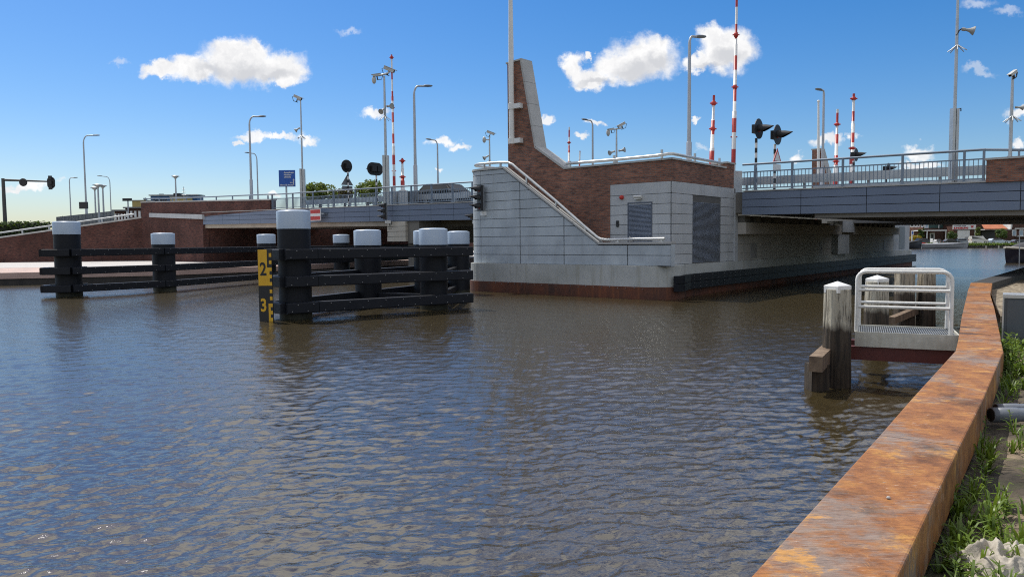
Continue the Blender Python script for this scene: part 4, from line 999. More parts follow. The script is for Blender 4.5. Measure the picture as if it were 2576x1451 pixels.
T.part('triangle_sign', MB().prism([tuple(c+Vector((0, 0, z-c.z))-Vector(UR)*.1+Vector(V)*y) for y, z in ((0, zt_), (-.5, zb2), (.5, zb2))], -U*.02), CABI)
g = MB(); g.obox(c+Vector((0, 0, zb2-.2-c.z))-U*.1, U*.012, V*.42, (0, 0, .15)); T.part('sign_plate', g, CABI)
flashlight('oblong black signal seen from behind on a banded pole on the left span', 948, 510, 425, 8.4, UL, 50, 32)
flashlight('square dark signal with visor in front of the thicker far boom', 2147, 440, 390, 17, UR, 30, 32)
flashlight('dark signal peeping through the right railing left of the tall mast', 2229, 440, 424, 18, UR, 30, 26)
flashlight('smallest dark signal low behind the right railing near the tall mast', 2267, 440, 432, 26, UR, 22, 18)

def nav_signal(label, P0, h, n, facing, lenses, group='navigation signal lights'):
    d = Vector(facing).normalized(); s = Vector((-d.y, d.x, 0)); T = Thing('navigation_signal', label, 'signal light', P0, group=group)
    c = Vector(P0); w = h/n*.42
    T.part('backplate', MB().obox(c+Vector((0, 0, h/2)), d*.05, s*w*1.15, (0, 0, h/2)), BLACK)
    T.part('mounting_panel', MB().obox(c+Vector((0, 0, h/2))-d*.09, d*.035, s*w*1.05, (0, 0, h/2*.99)), CABI)
    T.part('bracket', MB().obox(c+Vector((0, 0, -.12))-d*.2, d*.16, s*.06, (0, 0, .09)), WHITE)
    for i in range(n):
        z = h*(n-i-.5)/n; cc = c+Vector((0, 0, z))+d*.055
        T.part('lens', MB().lathe(cc, [(w*.75, 0), (w*.55, .03), (.01, .05)], 18, d), lenses[i])
        rings = []
        for t in (0, .35, .7, 1):
            rr = w*(.95-.25*t); rings.append([tuple(cc+d*(t*w*3.3*(.3+.7*max(0, math.sin(a))) if t else 0)+s*rr*math.cos(a)+Vector((0, 0, rr*math.sin(a)-.22*w*t))) for a in np.linspace(-.5, PI+.5, 16)])
        T.part('visor', MB().loft(rings, closed=False, caps=False), BLACK, rc=False)
q = pb(1208, 530, -.25); P_ = F(q.x, -.25, q.z); top = pY(1208, 466, P_.y).z
nav_signal('three lamp black navigation signal on the rounded left corner of the middle pier', (P_.x, P_.y, P_.z), top-P_.z, 3, (-.86, -.5, 0), [REDL, GRNL, REDL])
q = pb(968, 553, B0-.5); P_ = F(q.x, B0-.5, q.z); top = pY(968, 511, P_.y).z
nav_signal('three lamp black navigation signal fixed to the left bridge span', (P_.x, P_.y, P_.z), top-P_.z, 3, (-.86, -.5, 0), [REDL, GRNL, REDL])
q = pb(1188, 552, 3.5); P_ = F(q.x, 3.5, q.z); top = pY(1188, 537, P_.y).z
nav_signal('single amber navigation light under the span beside the rounded pier corner', (P_.x, P_.y, P_.z), top-P_.z, 1, (-.86, -.5, 0), [AMBL])
# red-white-red board
q0_ = pb(780, 556, B0-.4); q1_ = pb(806, 525, B0-.4)
T = Thing('no_entry_board', 'red white red navigation board hung on the left bridge span', 'sign', (q0_.x, B0-.4, q0_.z), True)
T.part('board', MB().box(q0_.x, q1_.x, B0-.4, B0-.36, q0_.z, q1_.z), WHITE)
hh = q1_.z-q0_.z
for k in (0, 1): T.part('red_bar', MB().box(q0_.x+.05, q1_.x-.05, B0-.404, B0-.4005, q0_.z+hh*(.06+.56*k), q0_.z+hh*(.38+.56*k)), RED)
T.part('bracket', MB().box(q1_.x-.06, q1_.x+.3, B0-.36, B0-.02, q0_.z+hh*.55, q0_.z+hh*.62), GALV)
# grey cabinets on the left span
for lab, x0, x1, yt, b in (('larger grey control cabinet on the left span beneath the short boom', 998, 1035, 481, 8.6), ('smaller grey control cabinet right of the tall camera mast', 978, 996, 483, 9.2)):
    A = pb(x0, 510, b); B = pb(x1, yt, b); z0 = deck_z(A.x)
    T = Thing('control_cabinet', lab, 'cabinet', ((A.x+B.x)/2, b, z0), True, 'control cabinets')
    T.part('body', MB().box(A.x, B.x, b, b+.5, z0, B.z-.03), CABI); T.part('lid', MB().box(A.x-.03, B.x+.03, b-.03, b+.53, B.z-.03, B.z+.02), GALV)
    T.part('door', MB().box(A.x+.05, B.x-.05, b-.012, b-.002, z0+.1, B.z-.1), CABI)

# blue road sign
p0 = pY(702, 470, 72); p1 = pY(742, 428, 72)
T = Thing('road_sign', 'blue direction sign with white place names above the left span', 'road sign', (p0.x+.7, 72, deck_z(-50)))
T.part('board', MB().box(p0.x, p1.x, 72, 72.06, p0.z, p1.z), BLUE)
W_ = p1.x-p0.x; Hs = p1.z-p0.z
for i, tx in enumerate(('Amstelveen', 'Haarlem', 'Utrecht')): T.part('lettering', text_mb(tx, Hs*.13, (p0.x+W_*.32, 71.985, p1.z-Hs*(.19+.135*i)), (1, 0, 0), (0, 0, 1), (0, -1, 0), .01, .006), WHITE)
T.part('lettering', text_mb('Nes a/d Amstel', Hs*.13, (p0.x+W_*.08, 71.985, p0.z+Hs*.06), (1, 0, 0), (0, 0, 1), (0, -1, 0), .01, .006), WHITE)
g = MB(); ax = p0.x+W_*.9; g.box(ax-.03, ax+.03, 71.98, 71.995, p0.z+Hs*.08, p0.z+Hs*.4); g.prism([(ax-.1, 71.98, p0.z+Hs*.38), (ax+.1, 71.98, p0.z+Hs*.38), (ax, 71.98, p0.z+Hs*.47)], (0, .012, 0)); g.box(ax-W_*.17, ax-.03, 71.98, 71.995, p0.z+Hs*.23, p0.z+Hs*.26); g.prism([(ax-W_*.15, 71.98, p0.z+Hs*.2), (ax-W_*.15, 71.98, p0.z+Hs*.29), (ax-W_*.24, 71.98, p0.z+Hs*.245)], (0, .012, 0))
T.part('arrow', g, WHITE)
for o in (.42,): T.part('post', MB().tube([(p0.x+W_*o, 72.12, 2), (p0.x+W_*o, 72.12, p1.z-.2)], .09, 8), POLE)

# ------------------------------------------------------------------ cars
def car(name, label, base, heading, paint, L_=4.4, W_=1.78, H_=1.48, kind='hatch', group=None, cat='car', detail=True):
    T = Thing(name, label, cat, base, group=group); T.o.rotation_euler = (0, 0, heading)
    bx, by, bz = base
    prof = {'hatch': [(-.5, .55), (-.47, .62), (-.36, .98), (.1, 1.0), (.23, .64), (.44, .55), (.5, .42)],
            'wagon': [(-.5, .56), (-.48, .7), (-.42, .98), (.08, 1.0), (.22, .66), (.44, .57), (.5, .42)],
            'sedan': [(-.5, .6), (-.38, .66), (-.24, .97), (.06, 1.0), (.2, .67), (.44, .58), (.5, .42)],
            'van': [(-.5, .5), (-.5, .7), (-.48, .98), (.2, 1.0), (.34, .6), (.48, .5), (.5, .4)],
            'cabrio': [(-.5, .56), (-.38, .63), (-.26, .92), (.02, .95), (.18, .64), (.44, .55), (.5, .42)]}[kind]
    low = [(.5, .16), (.40, .12), (-.40, .12), (-.5, .18)]
    out = prof+low
    ss = [(-.5, .80), (-.46, .95), (-.3, 1.0), (.3, 1.0), (.46, .95), (.5, .80)]
    rings = []
    for yy, k in ss:
        ring = []
        for px_, pz_ in out:
            tum = 1.0 if pz_ < .7 else 1-.30*(pz_-.7)/.3
            ring.append((bx+px_*L_*(.97+.03*k), by+yy*W_*tum, bz+(pz_*(.6+.4*k) if pz_ > .9 else pz_)*H_ if abs(yy) == .5 else bz+pz_*H_))
        rings.append(ring)
    g = MB(); g.loft(rings, smooth=False); T.part('body', g, paint)
    up = [p for p in prof if p[1] > .6]; x0 = up[0][0]; x1 = up[-1][0]
    for sgn in (-1, 1):
        g = MB(); m = [(x0+.03, .68), (up[1][0]+.03, .93), (up[-2][0]-.01, .94), (x1-.05, .69)]
        yo = lambda z: W_*(.5*(1 if z < .7 else 1-.3*(z-.7)/.3))+.006
        vs = [(bx+x*L_, by+sgn*yo(z), bz+z*H_) for x, z in m]; g.prism(vs, (0, -sgn*.03, 0)); T.part('side_window', g, GLASS)
    if kind != 'van':
        pass
    a, b_ = up[-2], up[-1]; g = MB(); q = lambda t, k: (bx+(a[0]+(b_[0]-a[0])*t)*L_+.012, by+k*W_*(.36+.06*t), bz+(a[1]+(b_[1]-a[1])*t)*H_+.012)
    g.add([q(.08, -1), q(.08, 1), q(.92, 1), q(.92, -1)], [(0, 1, 2, 3)]); T.part('windscreen', g, GLASS)
    for sx in (-.3, .31):
        for sy in (-1, 1):
            c = (bx+sx*L_, by+sy*(W_/2-.09), bz+.31); g = MB(); g.lathe((c[0], c[1]-.1, c[2]), [(.2, 0), (.31, .01), (.31, .19), (.2, .2)], 18, (0, 1, 0)); w = T.part('wheel', g, TYRE)
            g = MB(); g.lathe((c[0], c[1]+sy*.104, c[2]), [(.19, 0), (.15, .006), (.02, .01)], 14, (0, sy, 0)); T.part('rim', g, RIM, parent=w)
    for sy in (-1, 1):
        g = MB(); g.box(bx+.47*L_, bx+.5*L_+.004, by+sy*W_*.36-.14, by+sy*W_*.36+.14, bz+.46*H_, bz+.53*H_); T.part('headlight', g, surf('headlamp_glass', (.6, .6, .6), .1))
        g = MB(); g.box(bx-.5*L_-.012, bx-.49*L_, by+sy*W_*.38-.1, by+sy*W_*.38+.1, bz+.5*H_, bz+.6*H_); T.part('tail_light', g, REDL)
    return T
q = pb(1132, 500, 11.2); P_ = F(q.x, 11.2, deck_z(q.x)+.02)
car('estate_car', 'dark grey estate car driving over the left span behind the railing', P_, TH+PI*0, surf('car_dark_grey', (.018, .02, .024), .5, 0, fine=.02, spec=.3), 4.6, 1.8, 1.5, 'wagon')

# ------------------------------------------------------------------ trees and hedges
def tree(label, x, yt, yb_, Y, wpx, lm, seed, group=None, name='tree'):
    s = Y/FPX; c = pY(x, (yt+yb_)/2, Y); rz = (yb_-yt)/2*s; rx = wpx/2*s; zt_ = c.z+rz
    T = Thing(name, label, 'tree', (c.x, Y, 0), group=group); rg = random.Random(seed)
    g = MB(); g.tube([(c.x, Y, 0), (c.x+.1, Y, c.z-rz*.8), (c.x, Y, c.z+rz*.3)], .2, 8, rs=[.06*rx+.1, .045*rx+.08, .03])
    for i in range(5):
        t = i*2*PI/5+rg.random(); g.tube([(c.x, Y, c.z-rz*.7), (c.x+math.cos(t)*rx*.4, Y+math.sin(t)*rx*.4, c.z-rz*.1), (c.x+math.cos(t)*rx*.7, Y+math.sin(t)*rx*.7, c.z+rz*.3)], .06, 6, rs=[.03*rx+.04, .02*rx+.03, .015])
    T.part('trunk', g, BARK)
    g = MB(); k = 15
    for i in range(k):
        t = rg.random()*2*PI; u_ = rg.random(); rr = rx*.62*math.sqrt(rg.random()); zz = c.z+rz*(-.55+1.25*u_*(1-.45*rr/rx)); r0 = rx*(.3+.2*rg.random())*(1-.3*u_)
        g.leaves((c.x+rr*math.cos(t), Y+rr*math.sin(t), zz), (r0, r0, r0*.8*min(1, rz/rx+.2)), 190, max(.035*rx+.05, .09), seed*31+i)
    T.part('crown', g, lm, rc=False)
tree('bright green tree behind the left span railing near the blue sign', 803, 452, 520, 86, 110, LEAF_Y, 1, 'trees behind the left span')
tree('reddish tinted tree between the two green trees behind the left span', 865, 456, 520, 92, 74, LEAF_R, 2, 'trees behind the left span')
tree('olive green tree behind the oblong signal on the left span', 922, 440, 520, 84, 100, LEAF_Y, 3, 'trees behind the left span')
tree('small tree peeping over the brick abutment beside the yellow block', 366, 489, 540, 120, 26, LEAF, 4)
def hedge(name, label, x0, x1, yt, yb_, Y, seed, cat='hedge', dx=0, lm=None):
    A = pY(x0, yb_, Y); B = pY(x1, yt, Y); z0 = A.z-1; z1 = B.z; g = MB()
    T = Thing(name, label, cat, ((A.x+B.x)/2, Y+1, z0))
    g.box(A.x+.3, B.x-.5, Y+.3, Y+1.6, z0, z1-.12); T.part('inner_twigs', g, surf('twigs', (.02, .025, .012), .9))
    g = MB(); n = int((B.x-A.x)/.7)
    for i in range(n):
        for k in range(3):
            xx = A.x+(i+.5)/n*(B.x-A.x); g.leaves((xx, Y+.9, z0+(z1-z0)*(k+.6)/3.15), (.65, 1.0, (z1-z0)*.21), 190, .14, seed+i*5+k, .5, .8)
    T.part('foliage', g, lm or LEAF_H, rc=False)
hedge('hedge', 'clipped dark green hedge above the wing wall at the left edge', -60, 112, 557, 588, 73, 100)

# ------------------------------------------------------------------ things beyond the left bank
Y0 = 76
A = pY(10, 449, Y0); B = pY(130, 457, Y0)
T = Thing('traffic_light_gantry', 'dark cantilever pole with two traffic signals seen from behind at the left edge', 'traffic light', (A.x, Y0, 1.9))
bt = pY(13, 560, Y0)
T.part('pole', MB().tube([(bt.x, Y0, 1.9), (A.x-.1, Y0, A.z)], .16, 10, rs=[.2, .15]), surf('dark_pole', (.06, .06, .055), .5))
T.part('arm', MB().tube([(A.x-.1, Y0, A.z-.15), (B.x, Y0, B.z)], .1, 8, rs=[.12, .07]), surf('dark_pole', (.06, .06, .055), .5))
c = pY(60, 459, Y0); T.part('signal_head', MB().lathe((c.x, Y0-.1, c.z), [(.38, -.06), (.4, 0), (.38, .06)], 24, (0, 1, 0)), BLACK)
c = pY(130, 460, Y0); s = Y0/FPX; rr = 9.5*s; hh = 5*s
g = MB(); g.prism([(c.x+rr*math.cos(t), Y0-.15, c.z+rr*math.sin(t)+(hh if math.sin(t) >= 0 else -hh)) for t in np.linspace(0, 2*PI, 25)[:-1]], (0, .1, 0)); T.part('signal_head', g, BLACK)
for dz in (-.5, 0, .5): T.part('lamp_housing', MB().box(c.x-.16, c.x+.16, Y0-.3, Y0-.16, c.z+dz-.18, c.z+dz+.18), DARK)
c0 = pY(209, 526, 66); c1 = pY(228, 509, 66); solo('box_sign', MB().box(c0.x, c1.x, 65.4, 65.6, c0.z, c1.z), DARK, 'dark square box sign fixed to the post of the abutment lamp', 'sign', (c0.x, 65.5, c0.z))
c0 = pY(309, 506, 90); c1 = pY(332, 499, 90)
T = Thing('street_sign', 'flat dark sign on a short post left of the yellow block', 'sign', ((c0.x+c1.x)/2, 90, 2)); T.part('board', MB().box(c0.x, c1.x, 89.9, 90, c0.z, c1.z), DARK); T.part('post', MB().tube([((c0.x+c1.x)/2, 90.1, 2), ((c0.x+c1.x)/2, 90.1, c1.z)], .08, 8), POLE)
def block(name, label, x0, x1, yt, Y, m, cat='building', depth=8, z0=0, group=None):
    A = pY(x0, 600, Y); B = pY(x1, yt, Y); T = Thing(name, label, cat, ((A.x+B.x)/2, Y, z0), group=group)
    T.part('wall', MB().box(A.x, B.x, Y, Y+depth, z0, B.z), m); T.A = A.x; T.B = B.x; T.z = B.z; T.s = Y/FPX; return T
T = block('factory_building', 'blue clad building with dark chimneys behind the brick abutment', 383, 496, 492, 150, BLUEB, depth=3)
g = MB()
for i in range(40): g.box(T.A+(T.B-T.A)*i/40, T.A+(T.B-T.A)*i/40+.05, 149.93, 149.99, 2, T.z)
T.part('cladding_ribs', g, surf('rib_blue', (.02, .09, .24), .5)); T.part('roof', MB().box(T.A-.3, T.B+.3, 149.8, 153.2, T.z+.01, T.z+.25), GALV)
g = MB()
for x in (403, 409): p = pY(x, 488, 152); g.tube([(p.x, 152, T.z), (p.x, 152, p.z)], .25, 8)
T.part('chimney', g, DARK)
for i in range(6):
    xx = T.A+(T.B-T.A)*(.06+.05*i); T.part('window', MB().box(xx, xx+.28, 149.9, 149.97, T.z-1.2, T.z-.5), GLASS)
T = block('utility_block', 'pale yellow block standing in front of the blue building', 432, 470, 496, 146, YELB, depth=2.5); T.part('roof_unit', MB().box(T.A+.4, T.A+1.6, 146.5, 148, T.z, T.z+.8), DARK); T.part('roof', MB().box(T.A-.1, T.B+.1, 145.9, 148.6, T.z+.002, T.z+.12), COPE)
T = block('utility_block', 'olive yellow block beside the brick abutment step', 336, 368, 505, 118, YELB, depth=2.5); T.part('roof', MB().box(T.A-.1, T.B+.1, 117.9, 120.6, T.z+.002, T.z+.12), COPE)
p = pY(463, 470, 140); q = pY(463, 500, 140); T = Thing('antenna', 'thin lattice antenna on the yellow block', 'antenna', (q.x, 140, q.z)); T.part('mast', MB().tube([(q.x, 140, q.z-2), (q.x, 140, p.z)], .06, 6), GALV)
for k in (.3, .55, .8): z = q.z+(p.z-q.z)*k; T.part('crossbar', MB().tube([(q.x-.5+.3*k, 140, z), (q.x+.5-.3*k, 140, z)], .05, 6), GALV)
for i, (x0, x1, yt, lab) in enumerate(((290, 318, 531, 'low brick terrace with white fence behind the wing wall handrail'), (318, 356, 524, 'dark brick terrace with a row of windows below the olive yellow block'))):
    T = block('terrace', lab, x0, x1, yt, 112, BRICK_HD, depth=2.5)
    n = 4
    for k in range(n):
        xx = T.A+(T.B-T.A)*(k+.25)/n; T.part('window', MB().box(xx, xx+(T.B-T.A)/n*.5, 111.9, 111.98, T.z-1.3, T.z-.4), WHITE)
    T.part('roof', MB().box(T.A-.2, T.B+.2, 111.7, 114.7, T.z+.002, T.z+.2), surf('grey_roof', (.2, .2, .21), .7))
# fence far left
p0 = pY(143, 563, 84); p1 = pY(285, 548, 84)
T = Thing('mesh_fence', 'see-through grey fence along the ramp beyond the big left pile', 'fence', (p0.x, 84, 2))
n = 16
for i in range(n+1):
    x = p0.x+(p1.x-p0.x)*i/n; z = p0.z+(p1.z-p0.z)*i/n; T.part('post', MB().box(x-.05, x+.05, 84, 84.1, 1.5, z+.75), CABI)
for dz in (.72, .25, -.2): T.part('rail', MB().beam((p0.x, 84.05, p0.z+dz), (p1.x, 84.05, p1.z+dz), .05, .07), CABI)
g = MB()
for i in range(150): x = p0.x+(p1.x-p0.x)*i/150; z = p0.z+(p1.z-p0.z)*i/150; g.box(x-.012, x+.012, 84.03, 84.06, z-.6, z+.72)
T.part('mesh_infill', g, CABI)
tree('low far trees behind the see-through fence at left', 165, 540, 580, 140, 60, LEAF, 9, name='far_tree')

# ------------------------------------------------------------------ right bank: rusty steel quay cap
ZC = .8
Lp = [pz(x, y, ZC).xy for x, y in ((1892, 1440), (2289.5, 1006), (2405, 881), (2411, 850), (2419, 798), (2434, 733), (2442, 711))]
Rp = [pz(x, y, ZC).xy for x, y in ((2263, 1447), (2473, 1006), (2525, 886), (2517, 845), (2501.5, 774.5), (2491, 740.7), (2496.5, 712))]
d0 = (Lp[1]-Lp[0]).normalized(); Lp[0] = Lp[0]-d0*4.5; d0 = (Rp[1]-Rp[0]).normalized(); Rp[0] = Rp[0]-d0*4.5
T = Thing('steel_quay_cap', 'wide rusty orange steel cap along the quay edge in the right foreground', 'quay edge', (*Lp[1], 0))
def interp(poly, y):
    for p, q in zip(poly, poly[1:]):
        if p.y <= y <= q.y: return p.lerp(q, (y-p.y)/(q.y-p.y))
    return poly[-1].copy()
jy = [(Lp[0], Rp[0]), (pz(2212, 1094, ZC).xy, pz(2415, 1122, ZC).xy), (pz(2404, 881, ZC).xy, pz(2521, 892, ZC).xy), (pz(2411, 852, ZC).xy, pz(2518, 853, ZC).xy), (pz(2434, 735, ZC).xy, pz(2491, 741, ZC).xy), (Lp[-1], Rp[-1])]
def capseg(l0, r0, l1, r1, m=RUST, par=T):
    gl = lambda poly, a, b: [a]+[p for p in poly if a.y+.05 < p.y < b.y-.05]+[b]
    LL = gl(Lp, l0, l1) if m is RUST else [l0, l1]; RR = gl(Rp, r0, r1) if m is RUST else [r0, r1]
    d = (l1-l0).normalized()*.004
    n = max(len(LL), len(RR))
    def resamp(P):
        if len(P) == n and n > 2: return P
        tot = sum((q-p).length for p, q in zip(P, P[1:])); out = []
        for i in range(n):
            s = tot*i/(n-1)
            for p, q in zip(P, P[1:]):
                l = (q-p).length
                if s <= l+1e-6: out.append(p.lerp(q, min(1, s/l))); break
                s -= l
        return out
    if len(LL) != len(RR): LL, RR = resamp(LL), resamp(RR)
    LL[0] = LL[0]+d; RR[0] = RR[0]+d; LL[-1] = LL[-1]-d; RR[-1] = RR[-1]-d
    rings = []
    for l, r in zip(LL, RR):
        w = (r-l).normalized(); e = w*.012
        rings.append([(*l, ZC-.28), (*l, ZC-.012), (*(l+e*.3), ZC-.004), (*(l+e), ZC), (*(r-e), ZC), (*(r-e*.3), ZC-.004), (*r, ZC-.012), (*r, ZC-.28)])
    g = MB(); g.loft(rings, smooth=False); return par.part('cap_plate', g, m)
for a, b in zip(jy, jy[1:]): capseg(a[0], a[1], b[0], b[1])
g = MB()
for p, q in zip(Lp, Lp[1:]):
    d = (q-p).normalized(); n = Vector((d.y, -d.x)); L_ = (q-p).length; k = max(1, int(L_/.6))
    pts = []
    for i in range(k*4+1):
        t = i/(k*4); o = (.06, .06, .26, .26)[i % 4]; c = p.lerp(q, t)+n*o; pts.append(c)
    for a, b in zip(pts, pts[1:]):
        g.add([(*a, -1.5), (*b, -1.5), (*b, ZC-.2), (*a, ZC-.2)], [(0, 1, 2, 3)])
T.part('sheet_piling', g, RUSTB, rc=False)
# darker cap further on
L2 = [Lp[-1]+Vector((.02, .03)), pz(2576, 672, ZC).xy]; L2.append(L2[1]+(L2[1]-L2[0]).normalized()*40)
nn = (L2[1]-L2[0]).normalized(); nn = Vector((nn.y, -nn.x)); R2 = [p+nn*.75 for p in L2]; R2[0] = Rp[-1]+Vector((.02, .03))
T2 = Thing('quay_cap', 'dark timber quay cap continuing beyond the rusty steel one', 'quay edge', (*L2[0], 0))
for i in range(2): capseg(L2[i], R2[i], L2[i+1], R2[i+1], surf('dark_cap', (.05, .05, .052), .7, col2=(.035, .035, .037)), T2)
g = MB()
for i in range(2): wallseg(g, Vector((*L2[i], 0)), Vector((*L2[i+1], 0)), ZC-.2, ZC-.2, -1.5, -1.5, -.12, -.06)
T2.part('quay_boards', g, TIMB)

# ground strip behind the cap
Rg = Rp+R2[1:]
rows = []
ys = list(np.arange(Rg[0].y, 3, .25))+list(np.arange(3, 14, .14))+list(np.arange(14, 45, .8))+[Rg[-1].y]
offs = [-.35, -.05, 0, .08]+[.16+.14*i for i in range(26)]+[4.2, 5.5, 7.5, 11, 17, 30, 80, 300]
gz0 = .50
def ground_h(x, y, t):
    z = gz0+.05*math.exp(-t*2.5)*-1
    z += .05*mnoise.noise(Vector((x*1.1, y*1.1, 0)))+.028*mnoise.noise(Vector((x*4, y*4, 3)))+.012*mnoise.noise(Vector((x*13, y*13, 7)))
    return z+min(t, 3)*.03
vs = []; fs = []
for j, y in enumerate(ys):
    e = interp(Rg, y)
    for t in offs: vs.append((e.x+t, y, ground_h(e.x+t, y, max(t, 0)) if t > -.3 else -.6))
n = len(offs)
for j in range(len(ys)-1):
    for i in range(n-1): fs.append((j*n+i, j*n+i+1, (j+1)*n+i+1, (j+1)*n+i))
g = MB(); g.add(vs, fs, True)
m, nt, b = newmat('bank_soil'); v = coords(nt, world=True)
c = ramp(nt, noise(nt, v, 1.3, 7, .62), [(.36, (.045, .036, .026)), (.5, (.12, .095, .065)), (.62, (.30, .23, .155)), (.8, (.37, .28, .2))])
c = mix(nt, 1, c, ramp(nt, noise(nt, v, 22, 5, .7), [(.3, .55), (.7, 1.3)]), 'MULTIPLY')
gr = ramp(nt, noise(nt, v, .9, 5, .6), [(.52, 0), (.6, .6)]); c = mix(nt, gr, c, (.05, .065, .02))
lk(nt, c, b.inputs['Base Color']); b.inputs['Roughness'].default_value = .95; bump(nt, b, noise(nt, v, 30, 6, .7), .7, .03)
solo('bank_soil', g, m, kind='structure', rc=False)
# gravel patch and paving slabs by the cabinet
gp0 = [pz(x, y, .56).xy for x, y in ((2500, 706), (2493, 742), (2506, 778), (2516, 800))]
g = MB(); ring = gp0+[Vector((gp0[3].x+5, gp0[3].y)), Vector((gp0[0].x+9, gp0[0].y))]
g.plan([(p.x, p.y) for p in ring], .3, .60)
m, nt, b = newmat('gravel_stones'); v = coords(nt, world=True)
vo = nd(nt, 'ShaderNodeTexVoronoi'); vo.inputs['Scale'].default_value = 9; lk(nt, v, vo.inputs[0])
lk(nt, mix(nt, 1, ramp(nt, vo.outputs['Color'], [(.2, (.22, .17, .11)), (.8, (.5, .42, .3))]), ramp(nt, vo.outputs['Distance'], [(.0, 1.1), (.7, .4)]), 'MULTIPLY'), b.inputs[0]); b.inputs['Roughness'].default_value = .9
bump(nt, b, mth(nt, 'SUBTRACT', 1, vo.outputs['Distance']), 1, .05)
solo('gravel_path', g, m, kind='structure')

# weeds --------------------------------------------------------------
def blades(mb, x, y, z, n, h, spread, rg, wid=.006):
    for i in range(n):
        t = rg.random()*2*PI; ln = h*(.5+.8*rg.random()); le = spread*(.3+rg.random()); w = wid*(.6+.8*rg.random())
        d = Vector((math.cos(t), math.sin(t), 0)); s = Vector((-d.y, d.x, 0)); o = Vector((x, y, z))+d*.02*rg.random()
        pts = [o, o+d*le*.25+Vector((0, 0, ln*.5)), o+d*le*.65+Vector((0, 0, ln*.85)), o+d*le*1.15+Vector((0, 0, ln*(.95-.25*rg.random())))]
        ww = [w, w*1.1, w*.75, w*.1]
        vv = []
        for p, q in zip(pts, ww): vv += [p-s*q, p+s*q]
        mb.add(vv, [(0, 1, 3, 2), (2, 3, 5, 4), (4, 5, 7, 6)], True)
def leafy(mb, o, h, n, rg, ll=.07):
    o = Vector(o); lean = Vector((rg.uniform(-.25, .25), rg.uniform(-.25, .25), 1)).normalized(); top = o+lean*h
    mb.tube([o, o.lerp(top, .5)+Vector((.01, 0, 0)), top], .004, 5, rs=[.005, .004, .002])
    for i in range(n):
        t = .15+.85*i/n; p = o.lerp(top, t); a = i*2.4+rg.random(); l = ll*(1.2-.6*t)*(.8+.5*rg.random())
        d = Vector((math.cos(a), math.sin(a), .35+.5*t)).normalized(); s = d.cross(Vector((0, 0, 1))).normalized(); dn = Vector((0, 0, -l*.25))
        mb.add([p, p+d*l*.4-s*l*.17, p+d*l*.4+s*l*.17, p+d*l*.8-s*l*.13+dn*.5, p+d*l*.8+s*l*.13+dn*.5, p+d*l*1.15+dn], [(0, 1, 2), (1, 3, 4, 2), (3, 5, 4)], True)
rg = random.Random(21)
g = MB(); g2 = MB()
def soil_at(x, y): return ground_h(x, y, max(0, x-interp(Rg, y).x))
for i in range(640):
    y = 2.4+rg.random()**1.5*11; e = interp(Rg, y).x; t = abs(rg.gauss(0, .45))+.02
    if rg.random() < .3: t = rg.random()*2.2
    nz_ = mnoise.noise(Vector(((e+t)*1.3, y*1.3, 11)))
    if nz_ < -.12 and t > .15: continue
    if 6.0 < y < 7.6 and t < .7 and rg.random() < .8: continue
    x = e+t; z = soil_at(x, y)-.01
    if rg.random() < .62: blades(g, x, y, z, rg.randint(7, 15), rg.uniform(.07, .2), rg.uniform(.05, .15), rg)
    elif rg.random() < .85: leafy(g, (x, y, z), rg.uniform(.07, .22), rg.randint(7, 14), rg, rg.uniform(.035, .07))
    else: blades(g2, x, y, z, 6, .14, .12, rg, .004)
me_w = solo('ground_weeds', g, WEED, kind='stuff', label='patchy green weeds and grass along the rusty cap', cat='weeds', rc=False)
solo('dry_grass', g2, DRYG, kind='stuff', label='thin dry straw coloured grass among the weeds', cat='grass', rc=False)
def weed(label, x, y, zt, Yh, n, h, ll=.09):
    p = pz(x, y, .5); T = Thing('tall_weed', label, 'weed', (p.x, p.y, .45), group='tall weeds beside the cap'); rr = random.Random(int(x*7+y)); g = MB()
    for i in range(n): leafy(g, (p.x+rr.uniform(-.1, .1), p.y+rr.uniform(-.12, .12), .47), h*rr.uniform(.6, 1.1), rr.randint(14, 22), rr, ll)
    T.part('leafy_stems', g, WEED, rc=False)
weed('tallest leafy weed growing against the grey cabinet', 2536, 915, 840, 0, 7, .42, .12)
weed('bushy weed in front of the grey cabinet below the tallest one', 2556, 940, 0, 0, 7, .26, .1)
weed('lone leafy weed close to the rusty cap in the lower foreground', 2410, 1270, 0, 0, 3, .22, .06)
weed('low spreading weed beside the crumpled cloth', 2395, 1440, 0, 0, 5, .14, .055)

